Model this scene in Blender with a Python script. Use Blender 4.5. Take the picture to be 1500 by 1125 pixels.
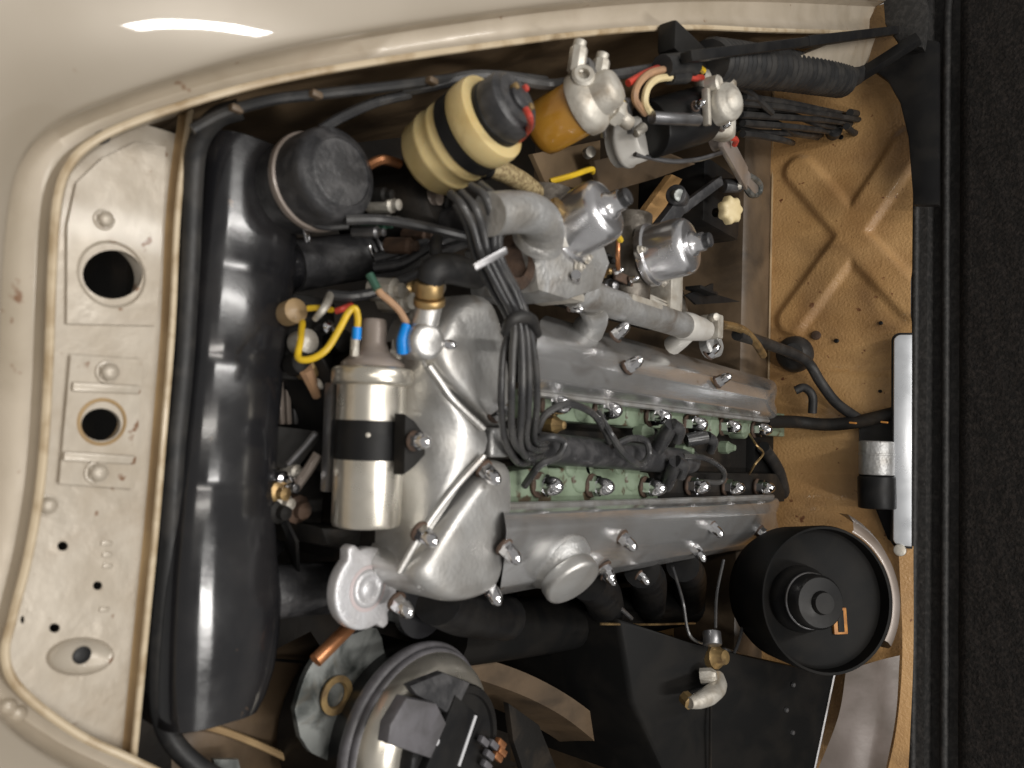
import bpy, bmesh, math, random
from mathutils import Vector as V, Matrix, Quaternion
random.seed(7)
S = bpy.context.scene
for o in list(bpy.data.objects): bpy.data.objects.remove(o)
COL = S.collection

# ------------------------------------------------------------------ camera
F, CX, CY = 1127.0, 750.0, 562.5
ax = V((910, 112, 1127)).normalized()
ay = V((.045, -1, .07)); ay = (ay - ay.dot(ax) * ax).normalized()
az = ax.cross(ay)
CAM = V((0, 0, 1.30))
def c2w(c): return V((ax.dot(c), ay.dot(c), az.dot(c)))
cam_d = bpy.data.cameras.new('camera'); cam = bpy.data.objects.new('camera', cam_d); COL.objects.link(cam)
ri, up, bk = c2w(V((1, 0, 0))), c2w(V((0, -1, 0))), c2w(V((0, 0, -1)))
cam.matrix_world = Matrix(((ri.x, up.x, bk.x, CAM.x), (ri.y, up.y, bk.y, CAM.y), (ri.z, up.z, bk.z, CAM.z), (0, 0, 0, 1)))
cam_d.sensor_width = 36; cam_d.lens = 36 * F / 1500; cam_d.clip_start = .02; cam_d.clip_end = 50
cam_d.dof.use_dof = True; cam_d.dof.focus_distance = 1.12; cam_d.dof.aperture_fstop = 6.3
S.camera = cam
# ------------------------------------------------------------------ world and lamps
W = bpy.data.worlds.new('World'); S.world = W; W.use_nodes = True
bg = W.node_tree.nodes['Background']; bg.inputs[0].default_value = (1, .97, .93, 1); bg.inputs[1].default_value = .26
def area(name, loc, target, sx, sy, power, col):
    d = bpy.data.lights.new(name, 'AREA'); d.shape = 'RECTANGLE'; d.size = sx; d.size_y = sy; d.energy = power; d.color = col
    o = bpy.data.objects.new(name, d); COL.objects.link(o); o.location = loc
    o.rotation_euler = (V(target) - V(loc)).to_track_quat('-Z', 'Y').to_euler(); return o
area('ceiling_tube_lamp', (.50, .56, 2.55), (.5, .56, .8), 1.3, .09, 14, (1, .97, .93))
area('ceiling_tube_lamp', (.42, -.56, 2.55), (.42, -.56, .8), .7, .09, 11, (1, .97, .93))
area('ceiling_tube_lamp', (-.40, .0, 2.6), (-.15, .0, .8), .12, 1.5, 10, (1, .95, .88))
S.view_settings.view_transform = 'Standard'; S.view_settings.look = 'None'; S.view_settings.exposure = .15; S.view_settings.gamma = 1
S.render.engine = 'CYCLES'

# ------------------------------------------------------------------ place helpers (photo direction + a real height / depth)
def ray(u, v): return c2w(V((u - CX, v - CY, F)))
def at(u, v, z):
    r = ray(u, v); return CAM + r * ((z - CAM.z) / r.z)
def atx(u, v, x):
    r = ray(u, v); return CAM + r * (x / r.x)
def aty(u, v, y):
    r = ray(u, v); return CAM + r * (y / r.y)
def A(l): return [at(*p) for p in l]

# ------------------------------------------------------------------ geometry helpers: each returns (verts, faces)
def cr(pts, n=6):
    pts = [V(p) for p in pts]
    if len(pts) < 3:
        return [pts[0].lerp(pts[-1], i / n) for i in range(n + 1)]
    out = []
    P = [pts[0] * 2 - pts[1]] + pts + [pts[-1] * 2 - pts[-2]]
    for i in range(1, len(P) - 2):
        a, b, c, d = P[i - 1:i + 3]
        for k in range(n):
            t = k / n
            out.append(.5 * ((2 * b) + (c - a) * t + (2 * a - 5 * b + 4 * c - d) * t * t + (3 * b - a - 3 * c + d) * t ** 3))
    out.append(pts[-1]); return out
def frame(a):
    a = V(a).normalized(); h = V((0, 0, 1)) if abs(a.z) < .9 else V((1, 0, 0))
    x = h.cross(a).normalized(); return x, a.cross(x), a
def tube(pts, r, seg=10, n=6, smooth=True):
    P = cr(pts, n) if smooth else [V(p) for p in pts]
    m = len(P); R = r if isinstance(r, (list, tuple)) else [r, r]
    vs, fs = [], []
    t0 = (P[1] - P[0]).normalized(); x, y, _ = frame(t0)
    for i, p in enumerate(P):
        t = (P[min(i + 1, m - 1)] - P[max(i - 1, 0)]).normalized()
        x = (x - x.dot(t) * t).normalized(); y = t.cross(x)
        f = i / (m - 1) * (len(R) - 1); k = min(int(f), len(R) - 2); rr = R[k] + (R[k + 1] - R[k]) * (f - k)
        for j in range(seg):
            a = 2 * math.pi * j / seg; vs.append(p + (x * math.cos(a) + y * math.sin(a)) * rr)
    for i in range(m - 1):
        for j in range(seg):
            j2 = (j + 1) % seg; fs.append((i * seg + j, i * seg + j2, (i + 1) * seg + j2, (i + 1) * seg + j))
    fs.append(tuple(range(seg))[::-1]); fs.append(tuple((m - 1) * seg + j for j in range(seg)))
    return vs, fs
def lathe(base, axis, prof, seg=32, sc=(1, 1), cap=True):
    x, y, a = frame(axis); base = V(base); vs, fs = [], []
    for r, h in prof:
        for j in range(seg):
            t = 2 * math.pi * j / seg; vs.append(base + a * h + (x * math.cos(t) * sc[0] + y * math.sin(t) * sc[1]) * r)
    for i in range(len(prof) - 1):
        for j in range(seg):
            j2 = (j + 1) % seg; fs.append((i * seg + j, i * seg + j2, (i + 1) * seg + j2, (i + 1) * seg + j))
    if cap and prof[0][0] > 1e-5: fs.append(tuple(range(seg))[::-1])
    if cap and prof[-1][0] > 1e-5: fs.append(tuple((len(prof) - 1) * seg + j for j in range(seg)))
    return vs, fs
def cyl(p, q, r, bev=.0015, seg=28):
    p, q = V(p), V(q); L = (q - p).length; b = min(bev, r * .4, L * .4)
    return lathe(p, q - p, [(r - b, 0), (r - b * .3, b * .3), (r, b), (r, L - b), (r - b * .3, L - b * .3), (r - b, L)], seg)
def box(c, size, axes=None, bev=.002, segs=2):
    bm = bmesh.new(); bmesh.ops.create_cube(bm, size=1)
    for v in bm.verts: v.co = V((v.co.x * size[0], v.co.y * size[1], v.co.z * size[2]))
    if bev: bmesh.ops.bevel(bm, geom=list(bm.edges), offset=bev, segments=segs, affect='EDGES', profile=.6)
    if axes is None: axes = (V((1, 0, 0)), V((0, 1, 0)), V((0, 0, 1)))
    c = V(c); bm.verts.index_update()
    vs = [c + axes[0] * v.co.x + axes[1] * v.co.y + axes[2] * v.co.z for v in bm.verts]
    fs = [tuple(v.index for v in f.verts) for f in bm.faces]; bm.free(); return vs, fs
def bar(p, q, w, h, bev=.0015, upv=(0, 0, 1)):
    p, q = V(p), V(q); a = (q - p).normalized(); s = V(upv).cross(a).normalized(); n = a.cross(s)
    return box((p + q) / 2, ((q - p).length, w, h), (a, s, n), bev)
def prism(pts, thick, n=None, bev=.0015):
    """closed outline of world points, extruded DOWN by thick along -n, top edge bevelled"""
    pts = [V(p) for p in pts]; bm = bmesh.new(); vs = [bm.verts.new(p) for p in pts]
    f = bm.faces.new(vs); f.normal_update()
    if n is None: n = V((0, 0, 1))
    n = V(n).normalized()
    if f.normal.dot(n) < 0: f.normal_flip()
    r = bmesh.ops.extrude_face_region(bm, geom=[f]); nv = [e for e in r['geom'] if isinstance(e, bmesh.types.BMVert)]
    for v in nv: v.co += n * 0
    for v in vs: v.co -= n * thick
    bmesh.ops.recalc_face_normals(bm, faces=list(bm.faces))
    if bev:
        top = set(nv); es = [e for e in bm.edges if e.verts[0] in top and e.verts[1] in top]
        bmesh.ops.bevel(bm, geom=es, offset=bev, segments=2, affect='EDGES', profile=.6)
    bm.verts.index_update()
    out = [v.co.copy() for v in bm.verts], [tuple(v.index for v in f.verts) for f in bm.faces]; bm.free(); return out
def sheet(rails, n=6, across=1, thick=0):
    R = [cr(r, n) for r in rails]
    if across > 1:
        m = len(R[0]); cols = [cr([r[i] for r in R], across) for i in range(m)]
        R = [[cols[i][k] for i in range(m)] for k in range(len(cols[0]))]
    m = len(R[0]); vs = [p for r in R for p in r]; fs = []
    for k in range(len(R) - 1):
        for i in range(m - 1): fs.append((k * m + i, k * m + i + 1, (k + 1) * m + i + 1, (k + 1) * m + i))
    return vs, fs
def loft(secs, cap=True):
    m = len(secs[0]); vs = [p for s in secs for p in s]; fs = []
    for i in range(len(secs) - 1):
        for j in range(m):
            j2 = (j + 1) % m; fs.append((i * m + j, i * m + j2, (i + 1) * m + j2, (i + 1) * m + j))
    if cap: fs.append(tuple(range(m))[::-1]); fs.append(tuple((len(secs) - 1) * m + j for j in range(m)))
    return vs, fs
def pillow(outline, rings, n=4):
    P = cr(list(outline) + [outline[0]], n)[:-1]; c = sum(P, V()) / len(P); secs = []
    for f, dz in rings: secs.append([p.lerp(c, f) + V((0, 0, dz)) for p in P])
    v, f = loft(secs, cap=False); m = len(P); k = (len(secs) - 1) * m
    v = v + [c + V((0, 0, rings[-1][1]))]; f += [(k + j, k + (j + 1) % m, len(v) - 1) for j in range(m)]
    return v, f
def join(*gs):
    vs, fs = [], []
    for v, f in gs:
        o = len(vs); vs += list(v); fs += [tuple(i + o for i in q) for q in f]
    return vs, fs
def holed(outer, holes, z0, thick=.0015):
    """flat sheet at height z0 with real holes"""
    bm = bmesh.new(); es = []
    for loop in [outer] + holes:
        vs = [bm.verts.new((p.x, p.y, z0)) for p in loop]
        es += [bm.edges.new((vs[i], vs[(i + 1) % len(vs)])) for i in range(len(vs))]
    bmesh.ops.triangle_fill(bm, use_beauty=True, edges=es, normal=(0, 0, 1))
    bmesh.ops.recalc_face_normals(bm, faces=list(bm.faces))
    r = bmesh.ops.extrude_face_region(bm, geom=list(bm.faces))
    for e in r['geom']:
        if isinstance(e, bmesh.types.BMVert): e.co.z -= thick
    bmesh.ops.recalc_face_normals(bm, faces=list(bm.faces)); bm.verts.index_update()
    out = [v.co.copy() for v in bm.verts], [tuple(v.index for v in f.verts) for f in bm.faces]; bm.free(); return out
def oval(u, v, z, ru, rv, n=28, rot=0):
    c = at(u, v, z); k = (c - CAM).dot(-bk) / F
    out = []
    for i in range(n):
        t = 2 * math.pi * i / n; x, y = ru * math.cos(t), rv * math.sin(t)
        out.append(at(u + x * math.cos(rot) - y * math.sin(rot), v + x * math.sin(rot) + y * math.cos(rot), z))
    return out

# ------------------------------------------------------------------ objects
WL = {}
def thing(name, label, cat, loc, group=None):
    o = bpy.data.objects.new(name, None); COL.objects.link(o); o.location = loc; o.empty_display_size = .02
    WL[o] = V(loc); o['label'] = label; o['category'] = cat
    if group: o['group'] = group
    return o
def mk(name, geo, mat, parent=None, ang=38, label=None, cat=None, group=None, kind=None):
    if isinstance(geo, tuple): geo = [(geo, mat)]
    vs, fs, mi, mats = [], [], [], []
    for g, m in geo:
        if m not in mats: mats.append(m)
        o = len(vs); vs += list(g[0])
        for q in g[1]: fs.append(tuple(i + o for i in q)); mi.append(mats.index(m))
    lo = V((min(p.x for p in vs), min(p.y for p in vs), min(p.z for p in vs))); hi = V((max(p.x for p in vs), max(p.y for p in vs), max(p.z for p in vs)))
    org = V(((lo.x + hi.x) / 2, (lo.y + hi.y) / 2, lo.z))
    me = bpy.data.meshes.new(name); me.from_pydata([p - org for p in vs], [], fs)
    for m in mats: me.materials.append(m)
    me.polygons.foreach_set('material_index', mi); me.polygons.foreach_set('use_smooth', [True] * len(fs))
    bm = bmesh.new(); bm.from_mesh(me); bmesh.ops.recalc_face_normals(bm, faces=list(bm.faces)); bm.to_mesh(me); bm.free()
    me.set_sharp_from_angle(angle=math.radians(ang)); me.update()
    o = bpy.data.objects.new(name, me); COL.objects.link(o); WL[o] = org
    if parent: o.parent = parent; o.location = org - WL[parent]
    else: o.location = org
    if label: o['label'] = label
    if cat: o['category'] = cat
    if group: o['group'] = group
    if kind: o['kind'] = kind
    return o
def put(me, name, parent, loc, axis, sc=1.0):
    o = bpy.data.objects.new(name, me); COL.objects.link(o); loc = V(loc); WL[o] = loc
    o.rotation_mode = 'QUATERNION'; o.rotation_quaternion = V((0, 0, 1)).rotation_difference(V(axis).normalized())
    o.scale = (sc,) * 3
    if parent: o.parent = parent; o.location = loc - WL[parent]
    else: o.location = loc
    return o

# ------------------------------------------------------------------ materials
def mat(name, col, rough=.5, metal=0., coat=0., col2=None, scale=30., lo=.42, hi=.62, bump=0., bscale=200., rvar=.0, spots=None, sss=0., trans=0., spec=None, brush=0., grime=None):
    m = bpy.data.materials.new(name); m.use_nodes = True; nt = m.node_tree; N, L = nt.nodes, nt.links
    b = N['Principled BSDF']; I = b.inputs
    I['Base Color'].default_value = (*col, 1); I['Roughness'].default_value = rough; I['Metallic'].default_value = metal
    I['Coat Weight'].default_value = coat; I['Coat Roughness'].default_value = .03 if coat > .9 else .08
    if spec is not None: I['Specular IOR Level'].default_value = spec
    if sss: I['Subsurface Weight'].default_value = sss; I['Subsurface Radius'].default_value = (.01, .006, .003); I['Subsurface Scale'].default_value = 1
    if trans: I['Transmission Weight'].default_value = trans
    tc = N.new('ShaderNodeTexCoord').outputs['Object']
    def noise(sc, det=5, dist=0):
        n = N.new('ShaderNodeTexNoise'); n.inputs['Scale'].default_value = sc; n.inputs['Detail'].default_value = det; n.inputs['Distortion'].default_value = dist
        L.new(tc, n.inputs['Vector']); return n.outputs['Fac']
    def rng(src, a, c, d=0, e=1):
        r = N.new('ShaderNodeMapRange'); r.inputs[1].default_value = a; r.inputs[2].default_value = c; r.inputs[3].default_value = d; r.inputs[4].default_value = e
        L.new(src, r.inputs[0]); return r.outputs[0]
    colout = None
    if col2:
        mx = N.new('ShaderNodeMix'); mx.data_type = 'RGBA'; mx.inputs[6].default_value = (*col, 1); mx.inputs[7].default_value = (*col2, 1)
        L.new(rng(noise(scale, 6, .4), lo, hi), mx.inputs[0]); colout = mx.outputs[2]
    if spots:
        sc_, c_, th = spots
        mx = N.new('ShaderNodeMix'); mx.data_type = 'RGBA'; mx.inputs[7].default_value = (*c_, 1)
        if colout: L.new(colout, mx.inputs[6])
        else: mx.inputs[6].default_value = (*col, 1)
        L.new(rng(noise(sc_, 3), th, th + .06), mx.inputs[0]); colout = mx.outputs[2]
    if grime:
        sc_, c_, th, wd = grime
        mx = N.new('ShaderNodeMix'); mx.data_type = 'RGBA'; mx.inputs[7].default_value = (*c_, 1)
        if colout: L.new(colout, mx.inputs[6])
        else: mx.inputs[6].default_value = (*col, 1)
        L.new(rng(noise(sc_, 8, 1.2), th, th + wd, 0, .8), mx.inputs[0]); colout = mx.outputs[2]
    if colout: L.new(colout, I['Base Color'])
    if rvar: L.new(rng(noise(scale * 1.7, 4), .3, .7, max(.03, rough - rvar), min(1, rough + rvar)), I['Roughness'])
    bp0 = None
    if brush:
        mp = N.new('ShaderNodeMapping'); mp.inputs['Scale'].default_value = (6, 260, 260); L.new(tc, mp.inputs['Vector'])
        n = N.new('ShaderNodeTexNoise'); n.inputs['Scale'].default_value = 5; n.inputs['Detail'].default_value = 6; L.new(mp.outputs[0], n.inputs['Vector'])
        bp0 = N.new('ShaderNodeBump'); bp0.inputs['Strength'].default_value = brush; bp0.inputs['Distance'].default_value = .0006
        L.new(n.outputs['Fac'], bp0.inputs['Height']); L.new(bp0.outputs[0], I['Normal'])
    if bump:
        bp = N.new('ShaderNodeBump'); bp.inputs['Strength'].default_value = bump; bp.inputs['Distance'].default_value = .002
        L.new(noise(bscale, 4), bp.inputs['Height']); L.new(bp.outputs[0], I['Normal'])
        if bp0: L.new(bp0.outputs[0], bp.inputs['Normal'])
    return m
M = dict(
 wing=mat('champagne_wing_paint', (.375, .325, .26), .36, .1, 1., (.35, .30, .235), 6, rvar=.05, spots=(90, (.25, .19, .13), .74)),
 panel=mat('dusty_champagne_paint', (.44, .39, .32), .40, .15, .15, (.35, .295, .225), 22, .4, .72, .45, 55, .12, spots=(70, (.17, .09, .045), .68), grime=(14, (.27, .205, .14), .56, .3)),
 gutter=mat('gutter_paint', (.44, .38, .30), .4, .1, .2, (.36, .305, .23), 18, .4, .75, .2, 50, .1, spots=(65, (.20, .11, .06), .69), grime=(12, (.28, .21, .14), .58, .3)),
 bead=mat('worn_bead_paint', (.55, .45, .31), .36, 0, .2, (.33, .235, .13), 40, .45, .7),
 inner=mat('brown_inner_wing_paint', (.27, .185, .105), .5, 0, 0, (.10, .066, .038), 12, .42, .72, .2, 90),
 fire=mat('golden_bulkhead_paint', (.56, .335, .14), .46, 0, .15, (.40, .22, .085), 10, .38, .7, .6, 260, .12, spots=(70, (.16, .055, .02), .68), grime=(7, (.16, .085, .035), .5, .3)),
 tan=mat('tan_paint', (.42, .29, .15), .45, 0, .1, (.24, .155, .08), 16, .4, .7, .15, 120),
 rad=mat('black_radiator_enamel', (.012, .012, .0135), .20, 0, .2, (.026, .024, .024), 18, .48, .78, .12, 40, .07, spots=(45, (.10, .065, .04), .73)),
 black=mat('black_paint', (.010, .010, .0105), .42, 0, 0, (.017, .016, .015), 25, rvar=.1, spec=.22),
 soot_shade=mat('soot_and_shade_black', (.013, .012, .011), .6, 0, 0, (.040, .031, .023), 20, .5, .74, .3, 120, spec=.22),  # for sooty metal, and for shade painted into dark recesses
 rubber=mat('black_rubber', (.018, .018, .0185), .5, 0, 0, (.036, .034, .032), 40, rvar=.08, bump=.1, bscale=160, spec=.35),
 lead=mat('grey_black_lead_sheath', (.035, .035, .037), .3, 0, 0, (.07, .068, .066), 35, rvar=.08),
 plastic=mat('dusty_black_plastic', (.03, .03, .032), .42, 0, 0, (.085, .083, .085), 60, .45, .75, .3, 260),
 alu=mat('polished_aluminium', (.58, .575, .56), .43, .8, 0, (.48, .46, .43), 24, .4, .7, .15, 240, .08, brush=.12, grime=(22, (.26, .21, .16), .6, .22)),
 cover=mat('stained_polished_aluminium', (.66, .66, .66), .17, .78, 0, (.52, .49, .46), 14, .45, .8, 0, 50, .06, spots=(60, (.20, .13, .09), .69), brush=.25, grime=(20, (.25, .20, .16), .61, .25)),
 cast=mat('cast_aluminium', (.46, .46, .455), .46, .65, 0, (.34, .32, .29), 30, .4, .7, .5, 210, .1, grime=(24, (.17, .13, .095), .56, .22)),
 dull=mat('weathered_light_alloy', (.56, .53, .47), .5, .45, 0, (.30, .25, .19), 40, .42, .7, .35, 160, .1),
 chrome=mat('chrome', (.85, .85, .87), .10, 1, 0, (.66, .65, .66), 40, rvar=.04),
 dash=mat('polished_dashpot_metal', (.74, .74, .76), .24, .9, 0, (.55, .54, .55), 20, rvar=.06),
 coil=mat('champagne_coil_metal', (.72, .68, .60), .30, .85, 0, (.64, .60, .52), 30, rvar=.05),
 green=mat('pale_green_head_paint', (.20, .255, .18), .5, 0, 0, (.11, .14, .09), 26, .4, .68, .3, 130, .1, spots=(55, (.07, .05, .028), .57)),
 rust=mat('rusty_steel', (.085, .05, .032), .75, .1, 0, (.045, .03, .022), 60, bump=.4, bscale=250),
 cream=mat('cream_plastic', (.62, .49, .24), .36, 0, 0, (.47, .33, .12), 16, .4, .7, sss=.2, grime=(26, (.30, .19, .07), .6, .25)),
 amber=mat('amber_glass_bowl', (.42, .21, .03), .16, 0, .4, (.32, .14, .02), 20, sss=.1),
 ivory=mat('ivory_plastic', (.70, .58, .34), .45, 0, 0, (.60, .48, .26), 50),
 yellow=mat('yellow_wire', (.72, .47, .02), .4, 0, 0, (.50, .33, .03), 40),
 blue=mat('blue_crimp', (.0, .24, .74), .35, 0, 0),
 red=mat('red_wire', (.50, .05, .03), .4, 0, 0, (.30, .05, .04), 50),
 tanw=mat('tan_wire', (.42, .25, .14), .5, 0, 0, (.30, .18, .11), 50),
 greenw=mat('green_wire', (.03, .09, .06), .5),
 braid=mat('braided_hose', (.44, .35, .19), .5, .2, 0, (.22, .16, .08), 320, .4, .6, .7, 320),
 copper=mat('copper_pipe', (.62, .27, .12), .34, .8, 0, (.42, .2, .1), 50),
 brass=mat('dull_brass', (.48, .33, .15), .42, .8, 0, (.25, .17, .09), 50),
 galv=mat('galvanised_steel', (.24, .25, .24), .38, .6, 0, (.045, .05, .047), 34, .42, .6, rvar=.1, grime=(30, (.10, .08, .055), .55, .2)),
 steel=mat('grey_steel', (.30, .30, .31), .36, .85, 0, (.15, .14, .135), 30, .4, .7, rvar=.08),
 capm=mat('radiator_cap_plate', (.66, .66, .68), .36, .45, 0, (.60, .59, .60), 40, rvar=.06, bump=.25, bscale=420),
 pink=mat('faded_pink_print', (.60, .52, .52), .4, .3),
 strip=mat('brushed_bright_strip', (.62, .64, .67), .3, .55, 0, (.55, .57, .60), 20, rvar=.06),
 carpet=mat('black_bonnet_felt', (.017, .0155, .0145), .9, 0, 0, (.042, .035, .031), 150, .42, .74, 1.0, 240, spec=.2),
 seal=mat('bonnet_seal_rubber', (.016, .0155, .015), .6, 0, 0, (.04, .037, .035), 120, .45, .7, .5, 200),
 greyp=mat('grey_tan_painted_steel', (.30, .255, .225), .35, .2, .2, (.19, .15, .12), 14, .4, .7, .1, 60),
 white=mat('white_line_print', (.55, .55, .57), .5),
 orange=mat('orange_label', (.55, .24, .05), .5, 0, 0, (.30, .12, .03), 60),
 lens=mat('grey_cast_lid', (.13, .125, .135), .45, .1, 0, (.09, .086, .09), 40, bump=.2, bscale=150),
 dirt=mat('oily_dark_floor', (.02, .017, .014), .6, 0, 0, (.045, .033, .022), 9, .4, .7, .4, 60),
 brown=mat('shaded_dirty_brown_paint', (.135, .092, .055), .5, 0, 0, (.05, .035, .022), 12, .4, .68, .2, 90, .1),  # darker copy of the inner wing paint, bay shade put into the colour
 gutt=mat('shaded_grey_tan_paint', (.17, .14, .125), .32, .1, .2, (.10, .08, .065), 14, .4, .7, .1, 60),  # grey tan paint darkened to carry the shade of this corner
 grease=mat('greasy_alloy', (.20, .18, .155), .45, .5, 0, (.06, .048, .036), 34, .4, .66, .4, 180, .1),
 void=mat('shaded_deep_black', (.006, .006, .006), .55, 0, 0, (.011, .010, .009), 20, spec=.14),  # bonnet shade put into the black of drum, box and manifold
 hot=mat('pale_lit_alloy', (.62, .60, .56), .4, .2, 0, (.5, .47, .42), 30),  # pale alloy with reflected light put into the colour
)
def nutmesh(name, r, h, stem, m_dome, m_base):
    """domed cap nut on a washer, axis +Z, origin at the seat"""
    gs = [(lathe((0, 0, -.0004), (0, 0, 1), [(r * 1.15, 0), (r * 1.2, .0006), (r * 1.15, .0016), (r * 1.0, .0018)], 18), m_base),
          (lathe((0, 0, .0014), (0, 0, 1), [(r, 0), (r, h * .35)], 6), m_dome),
          (lathe((0, 0, .0012), (0, 0, 1), [(r * .86, 0), (r * .86, h * .5)] + [(r * .86 * math.cos(t), h * .5 + h * .5 * math.sin(t)) for t in (.25, .5, .8, 1.1, 1.35, 1.5)] + [(.00001, h)], 18), m_dome)]
    if stem: gs.append((cyl((0, 0, h * .8), (0, 0, h + stem), r * .42, .0005, 10), m_dome))
    vs, fs, mi, ms = [], [], [], []
    for g, m in gs:
        if m not in ms: ms.append(m)
        o = len(vs); vs += g[0]
        for q in g[1]: fs.append(tuple(i + o for i in q)); mi.append(ms.index(m))
    me = bpy.data.meshes.new(name); me.from_pydata(vs, [], fs)
    for m in ms: me.materials.append(m)
    me.polygons.foreach_set('material_index', mi); me.polygons.foreach_set('use_smooth', [True] * len(fs))
    bm = bmesh.new(); bm.from_mesh(me); bmesh.ops.recalc_face_normals(bm, faces=list(bm.faces)); bm.to_mesh(me); bm.free()
    me.set_sharp_from_angle(angle=math.radians(35)); return me
NUT = nutmesh('dome_nut', .0078, .019, 0, M['chrome'], M['rust'])
CNUT = nutmesh('cover_nut', .0052, .014, 0, M['chrome'], M['rust'])
SBOLT = nutmesh('small_bolt', .005, .006, .003, M['dull'], M['dull'])
BODYBOLT = nutmesh('painted_bolt', .0055, .005, .001, M['panel'], M['panel'])

# ================================================================== BODY
RIDGE = [(1285, 48, 1.00), (1140, 45, .98), (1000, 40, .95), (850, 50, .92), (640, 77, .88), (470, 104, .85), (370, 125, .83), (280, 150, .815), (200, 177, .80), (140, 205, .79), (104, 238, .785), (84, 290, .78), (76, 400, .775), (70, 560, .77), (60, 700, .77), (42, 810, .77), (18, 905, .77), (7, 962, .77), (32, 1013, .77), (115, 1076, .77), (200, 1116, .775), (330, 1180, .79)]
LIP = [(1300, 2), (1140, -10), (1000, -12), (850, 0), (640, 27), (470, 58), (367, 79), (277, 105), (200, 131), (110, 163), (48, 193), (15, 250), (5, 380), (2, 560), (-5, 700), (-22, 810), (-42, 905), (-50, 975), (-18, 1055), (80, 1120), (190, 1165), (320, 1225)]
ridge = [at(*p) for p in RIDGE]
lip = [at(u, v, r[2] + .008) for (u, v), r in zip(LIP, RIDGE)]
nrm = []
for i in range(len(lip)):
    t = lip[min(i + 1, len(lip) - 1)] - lip[max(i - 1, 0)]; t.z = 0; t.normalize(); n = V((t.y, -t.x, 0))
    if n.dot(lip[i] - V((.6, 0, lip[i].z))) < 0: n = -n
    nrm.append(n)
def smooth(ps, n):
    ps = [p.copy() for p in ps]
    for _ in range(n): ps = [ps[0]] + [(ps[i - 1] + ps[i] * 2 + ps[i + 1]) / 4 for i in range(1, len(ps) - 1)] + [ps[-1]]
    return ps
lipS = smooth(cr(lip, 6), 45); base = smooth(lipS, 60); nS = []
for i in range(len(base)):
    t = base[min(i + 1, len(base) - 1)] - base[max(i - 1, 0)]; t.z = 0; t.normalize(); n = V((t.y, -t.x, 0))
    if n.dot(base[i] - V((.6, 0, base[i].z))) < 0: n = -n
    nS.append(n)
nS = [n.normalized() for n in smooth(nS, 140)]
def off(d, h):
    k = sm0((d - .003) / .03); return [a.lerp(b, k) + n * d + V((0, 0, h)) for a, b, n in zip(lipS, base, nS)]
lip = lipS[::6]
def sm0(x): x = max(0, min(1, x)); return x * x * (3 - 2 * x)
wing = mk('front_wing', sheet([off(0, -.004), off(.0012, 0), off(.006, .003), off(.02, .0085), off(.035, .0135), off(.05, .018), off(.07, .0225), off(.09, .0255), off(.115, .027), off(.14, .0255), off(.20, .009), off(.25, -.03), off(.29, -.10)], 1, 3), M['wing'], None, 60,
          'smooth champagne painted front wing with a bright lamp streak', 'wing')
# drain channel round the opening: floor and raised bead
g1 = [l.lerp(r, .07) - V((0, 0, .016)) for l, r in zip(lip, ridge)]
g2 = [l.lerp(r, .45) - V((0, 0, .019)) for l, r in zip(lip, ridge)]
g3 = [l.lerp(r, .84) - V((0, 0, .014)) for l, r in zip(lip, ridge)]
g4 = [r - V((0, 0, .003)) for r in ridge]
lip_lo = [p - V((0, 0, .004)) for p in lip]
gt = thing('drain_channel', 'dusty champagne painted drain channel round the engine bay opening', 'body channel', ridge[11])
gut = mk('channel_floor', sheet([lip_lo, g1, g2, g3, g4], 6), M['gutter'], gt, 50)
mk('rolled_bead', tube(ridge, .0028, 8, 6), M['bead'], gt)
for u, v, ru, rv in [(83, 228, 11, 8), (55, 252, 9, 12)]:
    c = at(u, v, .7605); mk('stamped_bump', lathe(c, (0, 0, 1), [(.009, -.004), (.0075, 0), (.005, .0018), (.002, .0026), (0, .0027)], 20), M['gutter'], gt, 70)
mk('plug', lathe(at(152, 200, .785), (0, 0, 1), [(.004, -.006), (.004, .0006), (.0035, .001), (0, .001)], 16), M['black'], gt)
for u, v in [(12, 1035), (27, 1045)]:
    mk('stamped_bump', lathe(at(u, v, .757), (0, 0, 1), [(.006, -.004), (.005, .001), (.003, .0025), (0, .003)], 18), M['gutter'], gt, 70)
# inner wing wall hanging from the bead
ridge_top = ridge[:11]
def drop(ps, dz, dx=0, dy=0): return [p + V((dx, dy, dz)) for p in ps]
mk('inner_wing', sheet([drop(ridge_top, -.003), drop(ridge_top, -.03, 0, .002), drop(ridge_top, -.12, .0, -.004), drop(ridge_top, -.24, 0, -.012), drop(ridge_top, -.45, 0, -.02)], 6, 2), M['inner'], None, 60,
   'dirty brown inner wing wall behind the cream reservoir', 'inner wing')

# ---- front cross panel
PZ = .752
ridge_in = [at(u + 5, v, PZ) for u, v, z in RIDGE[11:18]]
left = [at(u, v, PZ) for u, v in [(90, 274), (78, 330), (75, 400), (70, 560), (60, 700), (43, 812), (19, 905), (8, 962), (32, 1014), (114, 1076)]]
right = [at(u, v, PZ) for u, v in [(178, 1106), (198, 900), (210, 780), (222, 640), (235, 480), (244, 300), (262, 163)]]
topl = [at(u, v, PZ) for u, v in [(205, 180), (156, 201), (112, 235)]]
fp = thing('front_cross_panel', 'flat dusty champagne panel with round holes ahead of the radiator', 'body panel', at(150, 600, PZ - .05))
hz = [(165, 402, 44, 36), (148, 622, 30, 24), (92, 800, 8, 7), (143, 858, 7, 6.5), (80, 920, 8, 7), (118, 960, 10, 8), (33, 908, 3, 6)]
sheet_o = mk('sheet', holed(cr(left, 4)[:-1] + cr(right, 4)[:-1] + topl, [oval(u, v, PZ, a, b) for u, v, a, b in hz], PZ), M['panel'], fp, 30)
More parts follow.
